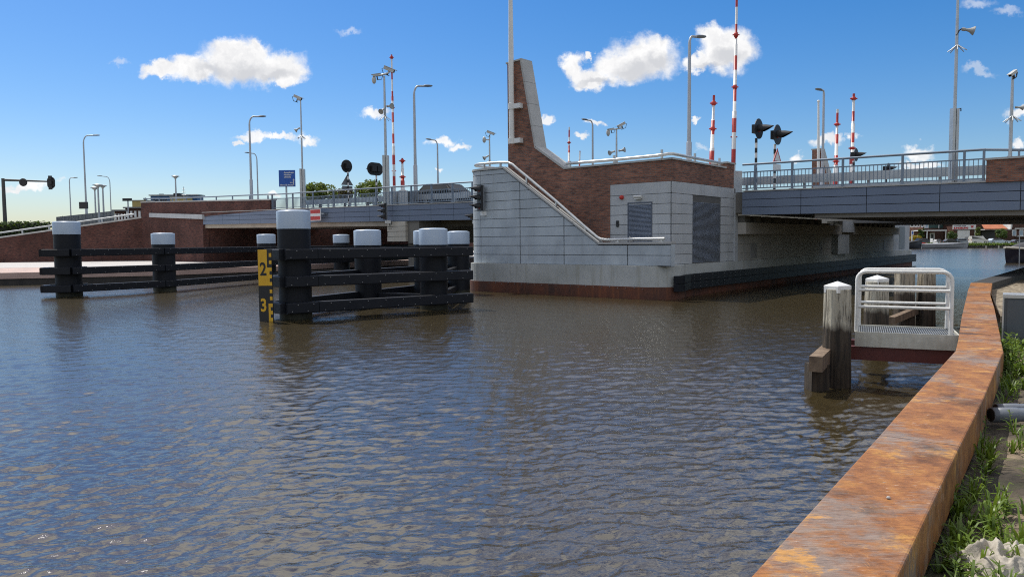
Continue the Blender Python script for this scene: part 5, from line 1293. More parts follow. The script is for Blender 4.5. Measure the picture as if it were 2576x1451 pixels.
# cabinet, pipes, cloth
cb0 = pz(2519, 868, .5); zt_ = pY(2519, 746, cb0.y).z
T = Thing('grey_cabinet', 'plain dark grey cabinet with pale edge cut off by the right picture edge', 'cabinet', (cb0.x, cb0.y, .35), rot=-math.radians(33))
x0_, y0_ = cb0.x, cb0.y
T.part('body', MB().box(x0_+.02, x0_+1.3, y0_+.02, y0_+.5, .35, zt_-.02), surf('cabinet_dark_grey', (.085, .1, .115), .4, col2=(.075, .088, .1), fine=.04))
g = MB(); g.box(x0_, x0_+1.32, y0_, y0_+.52, zt_-.02, zt_+.03); g.box(x0_, x0_+.02, y0_, y0_+.52, .35, zt_-.021); T.part('pale_edge', g, ALU)
T.part('door', MB().box(x0_+.06, x0_+1.25, y0_+.008, y0_+.019, .5, zt_-.05), surf('cabinet_dark_grey', (.085, .1, .115), .4))
for lab, x, y, r, l in (('nearer thick grey plastic pipe lying beside the rusty cap', 2493, 1043, .066, .22), ('thinner grey plastic pipe lying behind the thick one', 2505, 1029, .052, .2)):
    c = pz(x, y, .5+r*1.3); d = Vector((1, -.03 if r > .06 else .02, .0)); e = c+d*3
    T = Thing('plastic_pipe', lab, 'pipe', (c.x, c.y, c.z), group='grey plastic pipes')
    g = MB(); g.lathe(c, [(r*.86, .0), (r, 0), (r, l), (r*.9, l+.02), (r*.9, 3)], 24, d); T.part('pipe', g, PVC)
    g = MB(); g.lathe(c-d*.001, [(r*.84, -.001), (r*.8, .0005)], 24, d); T.part('dark_opening', g, BLACK)
cc = pz(2530, 1432, .52)
g = MB(); n_ = 90; vs = []
for i in range(n_):
    for k in range(n_):
        u_, v_ = i/(n_-1)*2-1, k/(n_-1)*2-1
        w = Vector((u_*1.6, v_*1.6, 2)); wx, wy = mnoise.noise(w)*.28, mnoise.noise(w+Vector((9, 4, 0)))*.28
        q = Vector(((u_+wx)*2.3, (v_+wy)*1.5, 0)); rid = 1-abs(mnoise.noise(q))*2.2; rid2 = 1-abs(mnoise.noise(q*2.7+Vector((5, 0, 0))))*2
        e = max(0, 1-max(abs(u_), abs(v_))**3)
        vs.append((cc.x+.06+(u_+wx*.9)*.27, cc.y-.02+(v_+wy*.9)*.19, .515+e*(.035+.075*max(0, rid)+.035*max(0, rid2)+.04*mnoise.noise(Vector((u_*.9, v_*.9, 5))))))
g.add(vs, [(i*n_+k, (i+1)*n_+k, (i+1)*n_+k+1, i*n_+k+1) for i in range(n_-1) for k in range(n_-1)], True)
solo('crumpled_cloth', g, CLOTHM, 'crumpled dirty white cloth lying on the soil at the bottom right corner', 'cloth', (cc.x, cc.y, .5), rc=False)
p = pz(2105+130, 1250, ZC+.01); solo('pebble', MB().ball((p.x, p.y, ZC+.008), (.011, .009, .008), 5), COPE, 'tiny pale pebble lying on the rusty steel cap', 'pebble', (p.x, p.y, ZC))

# ------------------------------------------------------------------ timber mooring piles
def timber(label, x, y, ytop, wpx, seed, cap, m, sides=8, taper=.86):
    p = pz(x, y, 0); p.y += .18; s = p.y/FPX; r = wpx/2*s*1.04; zt_ = pY(x, ytop, p.y).z-(.10 if cap else 0)
    T = Thing('mooring_pile', label, 'mooring pile', (p.x, p.y, 0), group='weathered timber piles'); rr = random.Random(seed); ph_ = rr.random()
    nseg = 40; rings = []
    rad = [1+rr.uniform(-.1, .1)-(.28 if rr.random() < .2 else 0) for _ in range(nseg)]
    for k in range(15):
        t = k/14; z = -1+(zt_+1)*t; fl = 1-(1-taper)*max(0, t-.35)/.65
        rings.append([(p.x+r*fl*(rad[j]*.5+.5+0.1*mnoise.noise(Vector((j*.9+seed, z*1.5, seed))))*max(abs(math.cos(a)), .0)**.72*math.copysign(1, math.cos(a)),
                       p.y+r*fl*(rad[j]*.5+.5+0.1*mnoise.noise(Vector((j*.9+9, z*1.5, seed))))*abs(math.sin(a))**.72*math.copysign(1, math.sin(a)), z) for j, a in enumerate(2*PI*(j+ph_*.1)/nseg for j in range(nseg))])
    T.part('timber', MB().loft(rings), m)
    if cap:
        g = MB(); q = r*taper*1.0; a0_ = .42
        def sq(k, z): return [(p.x+k*q*math.cos(a0_+i*PI/2+PI/4)*1.1, p.y+k*q*math.sin(a0_+i*PI/2+PI/4)*1.1, z) for i in range(4)]
        g.loft([sq(1, zt_-.05), sq(1.02, zt_+.045), sq(.98, zt_+.055), sq(.04, zt_+.115)], smooth=False); T.part('white_cap', g, WHITE)
    return T, p, r
timber('nearest weathered pile with white cap left of the gangway platform', 2116, 975, 710, 64, 1, True, WOODP)
timber('second weathered pile with white cap behind the gangway railing', 2215, 905, 694, 54, 2, True, WOODP)
timber('bare weathered pile without cap seen through the gangway railing', 2283, 822, 683, 46, 3, False, WOOD)
timber('rightmost bare weathered pile behind the gangway railing', 2338, 822, 683, 40, 4, False, WOOD)
def brace(label, p, q, w, h):
    g = MB(); g.beam(p, q, w, h); solo('timber_brace', g, surf('raw_timber', (.24, .17, .11), .85, col2=(.11, .075, .05), sc=6, stretch=(1, 1, .4), bmp=.4, streak=.4), label, 'timber beam', p, group='timber braces')
A = pz(2052, 905, .5); A = Vector((A.x, A.y, .44)); brace('squared timber beam jutting left from the nearest capped pile', A, Vector((4.95, 11.6, .46)), .17, .21)
B = pz(2069, 950, .2); g = MB(); g.box(B.x-.13, B.x+.12, B.y+.05, B.y+.32, -1, .37); solo('timber_stub', g, WOOD, 'short dark timber post in the water under the jutting beam', 'timber post', (B.x, B.y, 0))
P1 = pY(2243, 806, 17.2); P2 = pY(2330, 770, 18.9); brace('reddish timber brace between the bare piles behind the gangway', P1, P2, .14, .16)

# ------------------------------------------------------------------ gangway platform
ZP = .75
c00 = pz(2154.3, 834.4, ZP); c10 = pz(2392, 843.5, ZP); c01 = pz(2180, 819, ZP); c11 = pz(2404, 826.6, ZP)
ex = (c10-c00); Lx = ex.length; ex = ex.normalized(); ey = Vector((-ex.y, ex.x, 0)); Wd = (c01-c00).dot(ey)
if Wd < .5: Wd = .85
sk = (c01-c00).dot(ex)*.3
def G(a, b, z): return c00+ex*a+ey*b+Vector((0, 0, z-ZP))
T = Thing('gangway_platform', 'short galvanised gangway platform with two white tube railings beside the rusty cap', 'gangway', (c00.x, c00.y, ZP))
WT = surf('weathered_white_tube', (.8, .8, .77), .4, 0, col2=(.66, .66, .62), sc=7, fine=.08, streak=.25, streakcol=(.4, .36, .3))
def rail(T, b, a0, a1, zt_):
    r = .029; c = .12
    pts = [G(a0, b, ZP), G(a0, b, zt_-c)]+[G(a0+c*(1-math.cos(t)), b, zt_-c+c*math.sin(t)) for t in (.4, .8, 1.2)]+[G(a0+c, b, zt_), G(a1-c, b, zt_)]+[G(a1-c*(1-math.sin(t)), b, zt_-c+c*math.cos(t)) for t in (.4, .8, 1.2)]+[G(a1, b, zt_-c), G(a1, b, ZP)]
    T.part('rail_frame', MB().tube(pts, r, 14), WT)
    for k in (.42, .70): T.part('mid_rail', MB().tube([G(a0, b, ZP+(zt_-ZP)*k), G(a1, b, ZP+(zt_-ZP)*k)], r*.8, 12), WT)
zr_ = pY(2300, 682, c00.y).z
rail(T, .02, .0, Lx, zr_); rail(T, Wd, .03, Lx+.03, zr_-.0)
PLATE = surf('galvanised_plate', (.62, .61, .53), .5, .1, col2=(.5, .49, .42), sc=5, fine=.12, streak=.5, streakcol=(.3, .24, .15))
for b in (-.05, Wd+.05):
    g = MB(); A = [G(-.02, b-.012, ZP-.21), G(Lx+.12, b-.012, ZP-.21), G(Lx+.12, b+.012, ZP-.21), G(-.02, b+.012, ZP-.21)]
    g.hexa(A+[p+Vector((0, 0, .22)) for p in A]); T.part('side_plate', g, PLATE)
g = MB()
A = [G(-.02, -.03, ZP-.1), G(0, -.03, ZP-.1), G(0, Wd+.03, ZP-.1), G(-.02, Wd+.03, ZP-.1)]; g.hexa(A+[p+Vector((0, 0, .11)) for p in A])
A = [G(Lx+.1, -.03, ZP-.2), G(Lx+.12, -.03, ZP-.2), G(Lx+.12, Wd+.03, ZP-.2), G(Lx+.1, Wd+.03, ZP-.2)]; g.hexa(A+[p+Vector((0, 0, .2)) for p in A])
T.part('end_plate', g, PLATE)
g = MB()
for i in range(44):
    a = .01+i*(Lx+.08)/44; A = [G(a, -.03, ZP-.045), G(a+.008, -.03, ZP-.045), G(a+.008, Wd+.03, ZP-.045), G(a, Wd+.03, ZP-.045)]; g.hexa(A+[p+Vector((0, 0, .04)) for p in A])
for b in np.linspace(.05, Wd-.05, 7):
    A = [G(.0, b, ZP-.047), G(Lx+.08, b, ZP-.047), G(Lx+.08, b+.006, ZP-.047), G(0, b+.006, ZP-.047)]; g.hexa(A+[p+Vector((0, 0, .035)) for p in A])
T.part('grating', g, GALV)
g = MB()
for b in (.06, Wd-.1): g.beam(G(-.08, b, ZP-.32), G(Lx+.25, b, ZP-.32), .12, .2)
T.part('support_beam', g, REDBR)

# ------------------------------------------------------------------ far shore on the right
YS = 150.0
def sx(c): return 2239+.1309*c
def sy(c): return 540.9+.1309*c
def SP(cx, cy, Y=YS): return pY(sx(cx), sy(cy), Y)
zbank = SP(1500, 570).z
g = MB(); g.plan([(40, YS-.5), (70, YS), (250, YS+2), (2500, 400), (2500, 2600), (60, 2600), (40, 300)], -2, zbank); solo('far_bank_land', g, EARTH, kind='structure')
g = MB(); xa = SP(380, 600).x; 
for i in range(70):
    x = xa+i*.62; g.box(x, x+.56, YS-.75, YS-.4, -1.5, zbank-.25+.1*math.sin(i*3.1))
solo('timber_revetment', g, TIMB, 'long dark timber revetment along the far bank', 'quay wall', (xa, YS-.5, 0))
for i, cx in enumerate((510, 740, 1240, 1850, 2090, 2360)):
    p = SP(cx, 600, YS-1.1); solo('mooring_post', MB().tube([(p.x, YS-1.1, -1), (p.x, YS-1.1, SP(cx, 588).z)], .13, 8), surf('pale_post', (.45, .43, .38), .8), ['pale mooring post at the left end of the far bank', 'pale mooring post by the small white boats', 'pale mooring post at the bow of the covered grey boat', 'pale mooring post below the white van', 'pale mooring post below the light blue car', 'pale mooring post nearest the moored sloop'][i], 'mooring post', (p.x, YS-1.1, 0), group='pale posts along the far bank')
g = MB(); rr = np.random.default_rng(3)
for i in range(120):
    cx = 470+i*17.8; p = SP(cx, 562); g.leaves((p.x, YS-.1+rr.random()*.8, p.z-.1), (.6, .5, .42), 60, .12, 900+i, .6, 1)
solo('bank_grass', g, WEED, kind='stuff', label='bright green grass fringe along the far bank', cat='grass', rc=False)
YH = 168.0
def hb(name, label, cx0, cx1, ct, cb_, m, Y=YH, depth=9, cat='building', group=None):
    A = SP(cx0, cb_, Y); B = SP(cx1, ct, Y); T = Thing(name, label, cat, ((A.x+B.x)/2, Y, zbank), group=group)
    T.part('wall', MB().box(A.x, B.x, Y, Y+depth, zbank-.3, B.z), m); T.Y = Y; return T
def pane(T, name, cx0, cx1, ct, cb_, m, d=.08, Y=None, parent=None):
    Y = Y or T.Y; A = SP(cx0, cb_, Y); B = SP(cx1, ct, Y); return T.part(name, MB().box(A.x, B.x, Y-d, Y-.004, A.z, B.z), m, parent)
T = hb('brick_house', 'light brick house with white window frames at the left of the far shore', 370, 640, 60, 560, BRICK_H)
for a, b_ in ((385, 455), (465, 515), (525, 565), (590, 640)):
    f = pane(T, 'window', a, b_, 120, 232, WHITE); pane(T, 'pane', a+10, b_-10, 130, 215, GLASS, .1, parent=f)
pane(T, 'roof', 360, 650, 40, 62, surf('grey_roof', (.2, .2, .21), .7), .6)
T = hb('garage_house', 'dark building with green panels and white posts left of the sign', 645, 1205, 60, 560, BRICK_HD, YH+1)
pane(T, 'green_panel', 742, 925, 150, 250, GREENP); pane(T, 'green_panel', 940, 1030, 150, 250, GREENP)
for a in (925, 1020, 1110, 650): pane(T, 'white_post', a, a+14, 120, 260, WHITE, .2)
for a, b_ in ((665, 735), (1050, 1100), (1130, 1200)):
    f = pane(T, 'window', a, b_, 170, 250, WHITE); pane(T, 'pane', a+12, b_-12, 180, 240, surf('pale_blue_glass', (.3, .4, .48), .2), .1, parent=f)
T.part('roof', MB().box(SP(640, 60, YH+.5).x, SP(1210, 60, YH+.5).x, YH+.4, YH+10, SP(640, 62).z, SP(640, 40).z), surf('grey_roof', (.2, .2, .21), .7))
A = SP(655, 308, 163); B = SP(1095, 285, 163)
T = Thing('carport', 'white edged flat carport roof with glazed door left of the sign', 'carport', (A.x, 163, zbank))
T.part('flat_roof', MB().box(A.x, B.x, 163, 168.7, A.z, B.z), WHITE)
for c in (716, 1075): T.part('post', MB().box(SP(c, 300, 163).x, SP(c+12, 300, 163).x, 163.1, 163.3, zbank, A.z-.003), WHITE)
A = SP(765, 510, 166.5); B = SP(858, 345, 166.5); d = T.part('door', MB().box(A.x, B.x, 166.5, 166.6, zbank, B.z), WHITE); T.part('door_glass', MB().box(A.x+.25, B.x-.25, 166.45, 166.49, zbank+.3, B.z-.2), GLASS, parent=d)
T = hb('workshop', 'garage workshop with big white name board and white roller door', 1210, 1645, 180, 560, BRICK_HD, 165)
pane(T, 'roller_door', 1290, 1530, 288, 470, WHITE)
pane(T, 'corner_post', 1615, 1640, 180, 500, WHITE, .2); pane(T, 'plinth', 1430, 1530, 420, 520, surf('grey_panel', (.4, .4, .4), .7), .12)
T.part('roof', MB().box(SP(1205, 180, 165).x, SP(1650, 180, 165).x, 164.9, 175, SP(1210, 182, 165).z, SP(1210, 172, 165).z), WHITE)
A = SP(1208, 280, 164.6); B = SP(1640, 188, 164.6); h = B.z-A.z; w = B.x-A.x
T = Thing('name_board', 'white sign board with red lettering JUNGELING above the roller door', 'sign', (A.x, 164.6, A.z))
T.part('board', MB().box(A.x, B.x, 164.6, 164.7, A.z, B.z), WHITE)
T.part('lettering', text_mb('JUNGELING', h*.54, (A.x+w*.04, 164.58, A.z+h*.14), (1, 0, 0), (0, 0, 1), (0, -1, 0), .02, .035, sx=1.12), surf('letter_red', (.5, .015, .02), .4))
T.part('lettering', text_mb('AUTOMOBIEL BEDRIJF', h*.25, (A.x+w*.05, 164.58, A.z+h*.68), (1, 0, 0), (0, 0, 1), (0, -1, 0), .02, .01, sx=1.05), surf('letter_grey', (.1, .1, .12), .5))
g = MB(); lx = A.x+w*.79; lw = w*.15
for k in range(3):
    g.prism([(lx+lw*(k*.33), 164.57, A.z+h*.82), (lx+lw*(k*.33+.34), 164.57, A.z+h*.82), (lx+lw*(k*.33*.5+.33), 164.57, A.z+h*.42), (lx+lw*(k*.33*.5+.22), 164.57, A.z+h*.42)], (0, .02, 0))
g.box(lx+lw*.1, lx+lw*.95, 164.57, 164.59, A.z+h*.2, A.z+h*.27); T.part('red_emblem', g, surf('letter_red', (.5, .015, .02), .4))
T = hb('awning_house', 'dark fronted house with sloping orange awning right of the workshop', 1650, 2060, 60, 560, BRICK_HD, YH)
A = SP(1815, 280, 163); B = SP(2040, 160, 167); g = MB(); g.hexa([(A.x, 163, A.z), (B.x, 163, A.z), (B.x, 163.1, A.z+.2), (A.x, 163.1, A.z+.2), (A.x+1.2, 167, B.z+.6), (B.x, 167, B.z+.6), (B.x, 167.1, B.z+.8), (A.x+1.2, 167.1, B.z+.8)]); T.part('orange_awning', g, ROOFO)
pane(T, 'fascia_board', 1700, 2050, 272, 292, WHITE, 4.9); pane(T, 'side_board', 2036, 2062, 155, 290, WHITE, 4.9); pane(T, 'dark_front', 1740, 2000, 300, 450, DARK, .3)
f = pane(T, 'window', 1760, 1850, 110, 195, WHITE); pane(T, 'pane', 1770, 1840, 120, 185, GLASS, .1, parent=f)
T = hb('brick_house', 'dark brick house with white signs at the right edge of the far shore', 2070, 2800, 40, 560, BRICK_HD, YH+.6)
pane(T, 'window_frame', 2385, 2800, 248, 270, WHITE, .3)
for a, b_ in ((2340, 2425), (2480, 2560), (2600, 2690)): f = pane(T, 'window', a, b_, 285, 400, WHITE); pane(T, 'pane', a+12, b_-12, 300, 390, surf('pale_blue_glass', (.3, .4, .48), .2), .1, parent=f)
for a in (2205, 2282): pane(T, 'white_sign', a, a+58, 165, 245, WHITE, .2)
pane(T, 'canopy', 2400, 2800, 400, 415, WHITE, .8)
tree('ivy covered dark shrub between the brick house and the carport', sx(595), sy(175), sy(470), 161, 22, LEAF_H, 41, 'shrubs on the far shore')
tree('spreading green bush in front of the roller door', sx(1180), sy(285), sy(480), 158, 34, LEAF, 42, 'shrubs on the far shore')
tree('slim green tree right of the white name board', sx(1695), sy(160), sy(460), 161, 17, LEAF_Y, 43, 'shrubs on the far shore')
tree('round clipped green tree in front of the dark brick house', sx(2140), sy(235), sy(470), 160, 38, LEAF, 44, 'shrubs on the far shore')
g = MB()
for i in range(6): p = SP(420+i*26, 440, 158); g.leaves((p.x, 158, p.z), (.6, .5, .55), 70, .13, 500+i)
solo('flowering_shrub', g, leaf_mat('yellow_flowers', (.3, .2, .01), (.5, .33, .02), (.25, .25, .03)), 'yellow flowering shrub below the light brick house', 'shrub', tuple(SP(480, 470, 158)), rc=False)
def scar(label, cx0, cx1, ct, cb_, paint, kind, flip=False, nm='parked_car', cat='car', Y=154):
    A = SP(cx0, cb_, Y); B = SP(cx1, ct, Y); L_ = (B.x-A.x); H_ = B.z-A.z
    P_ = ((A.x+B.x)/2, Y, zbank+.02)
    car(nm, label, P_, PI if flip else 0, paint, L_, max(1.3, L_*.4), B.z-zbank, kind, 'cars parked on the far shore' if cat == 'car' else None, cat)
CP = lambda n, c, mt=.2: surf('car_'+n, c, .22, mt, fine=.02, coat=.8)
scar('dark blue hatchback parked at the left end of the far shore', 405, 735, 448, 575, CP('blue_black', (.03, .04, .055)), 'hatch', True)
scar('white car parked behind the black one, mostly hidden', 850, 1010, 468, 560, CP('white', (.6, .6, .6), 0), 'hatch', Y=158)
scar('black saloon car parked beside the white one on the far shore', 1000, 1320, 458, 570, CP('black', (.012, .012, .014)), 'sedan')
scar('silver blue car parked between the black saloon and the white van', 1240, 1545, 452, 565, CP('silver_blue', (.22, .28, .36), .5), 'hatch', Y=157)
scar('white van parked on the far shore in front of the workshop', 1535, 1855, 400, 565, CP('cream_white', (.68, .66, .6), 0), 'van', nm='white_van', cat='van')
scar('pale blue convertible with dark roof parked right of the white van', 1845, 2265, 440, 565, CP('pale_blue', (.5, .58, .66), .1), 'cabrio')
scar('dark car half hidden by grass at the right end of the far shore', 2330, 2700, 468, 560, CP('blue_black', (.03, .04, .055)), 'hatch')
p0 = SP(405, 385, 151); p1 = SP(452, 300, 151); T = Thing('mooring_sign', 'white navigation sign with a blue mark on a pole on the far bank', 'sign', ((p0.x+p1.x)/2, 151, zbank))
T.part('post', MB().tube([((p0.x+p1.x)/2, 151.1, zbank), ((p0.x+p1.x)/2, 151.1, p0.z+.3)], .12, 8), WHITE); T.part('board', MB().box(p0.x, p1.x, 150.95, 151, p0.z, p1.z), WHITE)
c = (p0+p1)/2; g = MB(); g.prism([(c.x+.15*math.cos(t), 150.94, c.z+.28*math.sin(t)) for t in np.linspace(0, 2*PI, 17)[:-1]], (0, .008, 0)); T.part('blue_mark', g, BLUE)
p = SP(790, 560, 152); T = Thing('garden_chair', 'white garden chair standing on the far bank', 'chair', (p.x, 152, zbank)); w = 1.0
T.part('seat', MB().box(p.x, p.x+w*1.1, 151.5, 152.4, zbank+.5, zbank+.6), WHITE); T.part('backrest', MB().box(p.x, p.x+.12, 151.5, 152.4, zbank+.6, zbank+1.3), WHITE)
for a in (0, w): 
    for b_ in (151.5, 152.3): T.part('leg', MB().box(p.x+a, p.x+a+.1, b_, b_+.1, zbank, zbank+.499), WHITE)
def boat(name, label, c, heading, L_, Bm, Hf, hull, gun, cover=None, group=None, coverh=.3):
    T = Thing(name, label, 'boat', c, group=group); T.o.rotation_euler = (0, 0, heading); cx, cy, cz = c
    rings = []; n = 13
    for i in range(n):
        t = i/(n-1); w = Bm/2*(1-abs(2*(t-.42))**2.6*.93 if t > .42 else 1-.22*((.42-t)/.42)**2); w = max(w, .02); sh = Hf*(1+.35*max(0, t-.4)/.6); k = .02 if t < .9 else (t-.9)*4
        ring = []
        for s in np.linspace(-1, 1, 11):
            ring.append((cx-L_/2+L_*t*(1 if abs(s) > .8 else 1-.05*t*(1-abs(s))), cy+w*math.sin(s*PI/2), cz-.18+(sh+.18)*(abs(s)**2.2)))
        rings.append(ring)
    g = MB(); g.loft(rings, closed=False, caps=True); T.part('hull', g, hull)
    g = MB()
    for sgn in (0, -1): g.tube([r[sgn] for r in rings], .07*Hf+.03, 8)
    T.part('gunwale', g, gun)
    g = MB(); rr_ = []
    for i, r in enumerate(rings):
        t = i/(n-1); hgt = coverh*math.sin(min(1, t*1.15)*PI)**.5 if t < .86 else 0.02
        a, b_ = Vector(r[0]), Vector(r[-1]); rr_.append([tuple(a.lerp(b_, u_)+Vector((0, 0, .02+hgt*math.sin(u_*PI)**.7))) for u_ in np.linspace(.02, .98, 9)])
    g.loft(rr_, closed=False, caps=False); T.part('cover', g, cover or COVER, rc=False)
    return T
p = SP(1030, 635, YS-2.2); boat('covered_boat', 'low boat under a grey cover moored at the far bank', (p.x, YS-2.4, 0), 0, 9.5, 2.2, .75, surf('pale_grey_hull', (.3, .32, .35), .4), GREYB, GREYB, 'small boats at the far bank')
p = SP(770, 620, YS-1.6); boat('rowing_boat', 'small white rowing boat beside the covered grey boat', (p.x, YS-1.8, 0), 0, 2.6, 1.1, .8, WHITE, WHITE, surf('pale_cover', (.5, .58, .6), .6), 'small boats at the far bank', .1)
p = SP(660, 600, YS-1.6); boat('rowing_boat', 'small white boat with red trim left of the rowing boat', (p.x, YS-1.7, 0), PI, 2.2, 1.0, .9, WHITE, RED, None, 'small boats at the far bank', .1)
p = SP(420, 650, YS-2); boat('dark_barge', 'dark boat end showing past the far corner of the middle pier', (p.x-1.2, YS-3, 0), 0, 5.2, 2, 1.2, surf('dark_hull', (.02, .025, .035), .4), BLACK, None, 'small boats at the far bank', .1)
p = pz(2545, 661, 0); T = boat('motor_sloop', 'dark hulled motor sloop with cream gunwale and black cover at the right edge', (p.x+2.3, p.y+.4, 0), PI+.25, 6.6, 2.4, .95, NAVY, CREAM, COVER, None, .75)
for o, r_ in ((.55, .1), (1.7, .1)): 
    T.part('fender', MB().tube([(p.x+2.3+1.9-o*1.6, p.y+.4+.9+.25, .75), (p.x+2.3+1.9-o*1.6, p.y+.4+.9+.28, .1)], .09, 8), WHITE)
q = pz(2538, 663, 0); solo('mooring_pole', MB().tube([(q.x, q.y-1.3, -1), (q.x-.1, q.y-1.3, 2.6)], .035, 8), GALV, 'thin grey mooring pole standing in front of the motor sloop', 'pole', (q.x, q.y-1.3, 0))

# ------------------------------------------------------------------ light, sky with clouds
SUN_AZ = math.radians(-42); SUN_EL = math.radians(58)
sdir = Vector((math.sin(SUN_AZ)*math.cos(SUN_EL), math.cos(SUN_AZ)*math.cos(SUN_EL), math.sin(SUN_EL)))
sl_ = bpy.data.lights.new('sun', 'SUN'); sl_.energy = 3.7; sl_.angle = math.radians(.5); sl_.color = (1, .95, .87)
so = bpy.data.objects.new('sun', sl_); COL.objects.link(so); so.rotation_euler = sdir.to_track_quat('Z', 'Y').to_euler(); so.location = (0, 0, 60)
world = bpy.data.worlds.new('World'); scene.world = world; world.use_nodes = True; nt = world.node_tree
bg = nt.nodes['Background']; bg.inputs['Strength'].default_value = .13
sky = nd(nt, 'ShaderNodeTexSky', sky_type='NISHITA'); sky.sun_disc = False; sky.sun_elevation = SUN_EL; sky.sun_rotation = SUN_AZ
sky.air_density = 1.0; sky.dust_density = .75; sky.ozone_density = 3.0
tc = nd(nt, 'ShaderNodeTexCoord'); sp = nd(nt, 'ShaderNodeSeparateXYZ'); lk(nt, tc.outputs['Generated'], sp.inputs[0])
yy = mth(nt, 'MAXIMUM', sp.outputs[1], .05)
cx_ = mth(nt, 'DIVIDE', sp.outputs[0], yy); cz_ = mth(nt, 'DIVIDE', sp.outputs[2], yy)
cv = nd(nt, 'ShaderNodeCombineXYZ'); lk(nt, cx_, cv.inputs[0]); lk(nt, cz_, cv.inputs[1]); pvec = cv.outputs[0]
# ragged edges: warp the lookup before measuring the distance to each puff
def vnoise(scale, detail, amp):
    n = nd(nt, 'ShaderNodeTexNoise'); n.inputs['Scale'].default_value = scale; n.inputs['Detail'].default_value = detail; n.inputs['Roughness'].default_value = .62; lk(nt, pvec, n.inputs['Vector'])
    s = nd(nt, 'ShaderNodeVectorMath', operation='SUBTRACT'); lk(nt, n.outputs['Color'], s.inputs[0]); s.inputs[1].default_value = (.5, .5, .5)
    m_ = nd(nt, 'ShaderNodeVectorMath', operation='SCALE'); lk(nt, s.outputs[0], m_.inputs[0]); m_.inputs['Scale'].default_value = amp; return m_.outputs[0]
def vadd(a, b_):
    n = nd(nt, 'ShaderNodeVectorMath', operation='ADD'); lk(nt, a, n.inputs[0]); lk(nt, b_, n.inputs[1]); return n.outputs[0]
wv = vadd(vadd(pvec, vnoise(14, 2, .035)), vnoise(55, 9, .036))
def field(blobs, vec):
    cur = None
    for x, y, rx, ry in blobs:
        d = ray(x, y); c = (d.x/d.y, d.z/d.y, 0)
        s = nd(nt, 'ShaderNodeVectorMath', operation='SUBTRACT'); lk(nt, vec, s.inputs[0]); s.inputs[1].default_value = c
        k = nd(nt, 'ShaderNodeVectorMath', operation='MULTIPLY'); lk(nt, s.outputs[0], k.inputs[0]); k.inputs[1].default_value = (FPX/rx, FPX/ry, 0)
        l = nd(nt, 'ShaderNodeVectorMath', operation='LENGTH'); lk(nt, k.outputs[0], l.inputs[0])
        cur = l.outputs['Value'] if cur is None else mth(nt, 'SMOOTH_MIN', cur, l.outputs['Value'], .18)
    return cur
BIG = [(600, 150, 105, 62), (480, 165, 70, 36), (405, 176, 50, 20), (690, 165, 80, 44), (575, 118, 50, 32), (645, 122, 45, 32), (725, 180, 50, 32), (720, 200, 26, 18),
       (1622, 140, 82, 62), (1570, 170, 70, 44), (1448, 165, 34, 36), (1490, 192, 55, 26), (1655, 112, 42, 36), (1485, 138, 14, 9),
       (1835, 128, 72, 54), (1765, 160, 58, 22), (1800, 102, 45, 36)]
MED = [(940, 277, 38, 17), (640, 338, 46, 15), (700, 343, 55, 11), (770, 353, 30, 14), (605, 358, 12, 7), (1108, 357, 38, 14), (1152, 371, 30, 11),
       (1375, 298, 20, 14), (2080, 352, 42, 16), (2140, 335, 22, 10), (2305, 378, 42, 20), (2008, 400, 22, 14), (2560, 285, 40, 18), (60, 476, 75, 13), (690, 482, 32, 12), (2570, 375, 16, 14), (1500, 308, 26, 8), (1460, 335, 18, 8), (1750, 303, 16, 7), (1095, 437, 11, 6), (2310, 410, 60, 10)]
FAINT = [(880, 80, 32, 10), (300, 160, 26, 11), (2528, 33, 34, 12), (2452, 8, 45, 14), (2470, 180, 35, 10), (1760, 385, 16, 8), (160, 455, 12, 6)]
def dens(blobs, lo, hi):
    r_ = nd(nt, 'ShaderNodeMapRange', interpolation_type='SMOOTHSTEP'); lk(nt, field(blobs, wv), r_.inputs[0])
    r_.inputs[1].default_value = hi; r_.inputs[2].default_value = lo; r_.inputs[3].default_value = 0; r_.inputs[4].default_value = 1; return r_.outputs[0]
dB = dens(BIG, .60, 1.2); dM = mth(nt, 'MULTIPLY', dens(MED, .45, 1.15), .92); dF = mth(nt, 'MULTIPLY', dens(FAINT, .2, 1.2), .4)
front = mth(nt, 'GREATER_THAN', sp.outputs[1], .1)
cl = mth(nt, 'MULTIPLY', mth(nt, 'MAXIMUM', mth(nt, 'MAXIMUM', dB, dM), dF), front)
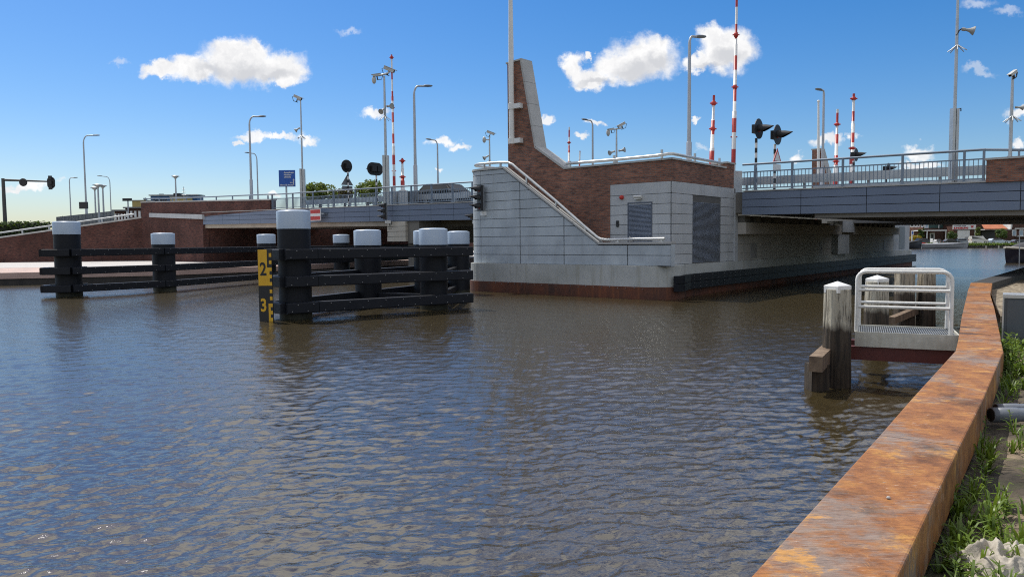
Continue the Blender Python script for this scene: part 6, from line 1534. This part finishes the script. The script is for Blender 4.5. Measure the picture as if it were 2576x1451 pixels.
# thick cloud bellies turn grey
BEL = [(620, 178, 95, 34), (540, 180, 60, 22), (700, 190, 55, 22), (1610, 182, 75, 28), (1655, 160, 50, 26), (1500, 205, 50, 14), (1840, 152, 55, 26), (1780, 168, 50, 14)]
rb = nd(nt, 'ShaderNodeMapRange', interpolation_type='SMOOTHSTEP'); lk(nt, field(BEL, vadd(pvec, vnoise(26, 7, .06))), rb.inputs[0]); rb.inputs[1].default_value = 1.55; rb.inputs[2].default_value = .2; rb.inputs[3].default_value = 0; rb.inputs[4].default_value = 1
puff = ramp(nt, noise(nt, wv, 34, 8, .6), [(.35, 0), (.62, .45)])
belly = mth(nt, 'MAXIMUM', mth(nt, 'MULTIPLY', rb.outputs[0], .9), puff)
ccol = mix(nt, belly, (7.0, 6.95, 6.9), (4.0, 4.1, 4.35))
sk_ = nd(nt, 'ShaderNodeHueSaturation'); sk_.inputs['Saturation'].default_value = 1.44; sk_.inputs['Value'].default_value = .95; lk(nt, sky.outputs[0], sk_.inputs['Color'])
skc = mix(nt, 1.0, sk_.outputs[0], (.72, .75, .84), 'MULTIPLY')
# unseen clouds added behind the viewer and high overhead to brighten shaded fronts and water
cb = ramp(nt, noise(nt, tc.outputs['Generated'], 4.2, 8, .58), [(.40, 0), (.54, 1)])
bk_ = nd(nt, 'ShaderNodeMapRange'); lk(nt, sp.outputs[1], bk_.inputs[0]); bk_.inputs[1].default_value = .1; bk_.inputs[2].default_value = -.25
up_ = nd(nt, 'ShaderNodeMapRange'); lk(nt, sp.outputs[2], up_.inputs[0]); up_.inputs[1].default_value = .02; up_.inputs[2].default_value = .1
zz_ = nd(nt, 'ShaderNodeMapRange'); lk(nt, sp.outputs[2], zz_.inputs[0]); zz_.inputs[1].default_value = .345; zz_.inputs[2].default_value = .44
cl = mth(nt, 'MAXIMUM', cl, mth(nt, 'MULTIPLY', cb, mth(nt, 'MAXIMUM', zz_.outputs[0], mth(nt, 'MULTIPLY', bk_.outputs[0], up_.outputs[0]))))
lk(nt, mix(nt, cl, skc, ccol), bg.inputs['Color'])
world.cycles.sampling_method = 'MANUAL'; world.cycles.sample_map_resolution = 512

scene.view_settings.view_transform = 'Standard'; scene.view_settings.look = 'None'; scene.view_settings.exposure = 0.25; scene.view_settings.gamma = 1.0
scene.render.engine = 'CYCLES'
scene.cycles.use_denoising = False
scene.cycles.max_bounces = 6; scene.cycles.diffuse_bounces = 3; scene.cycles.glossy_bounces = 4; scene.cycles.transmission_bounces = 3; scene.cycles.volume_bounces = 0
scene.cycles.caustics_reflective = False; scene.cycles.caustics_refractive = False
scene.cycles.sample_clamp_indirect = 4; scene.cycles.sample_clamp_direct = 4; scene.cycles.filter_width = 1.1
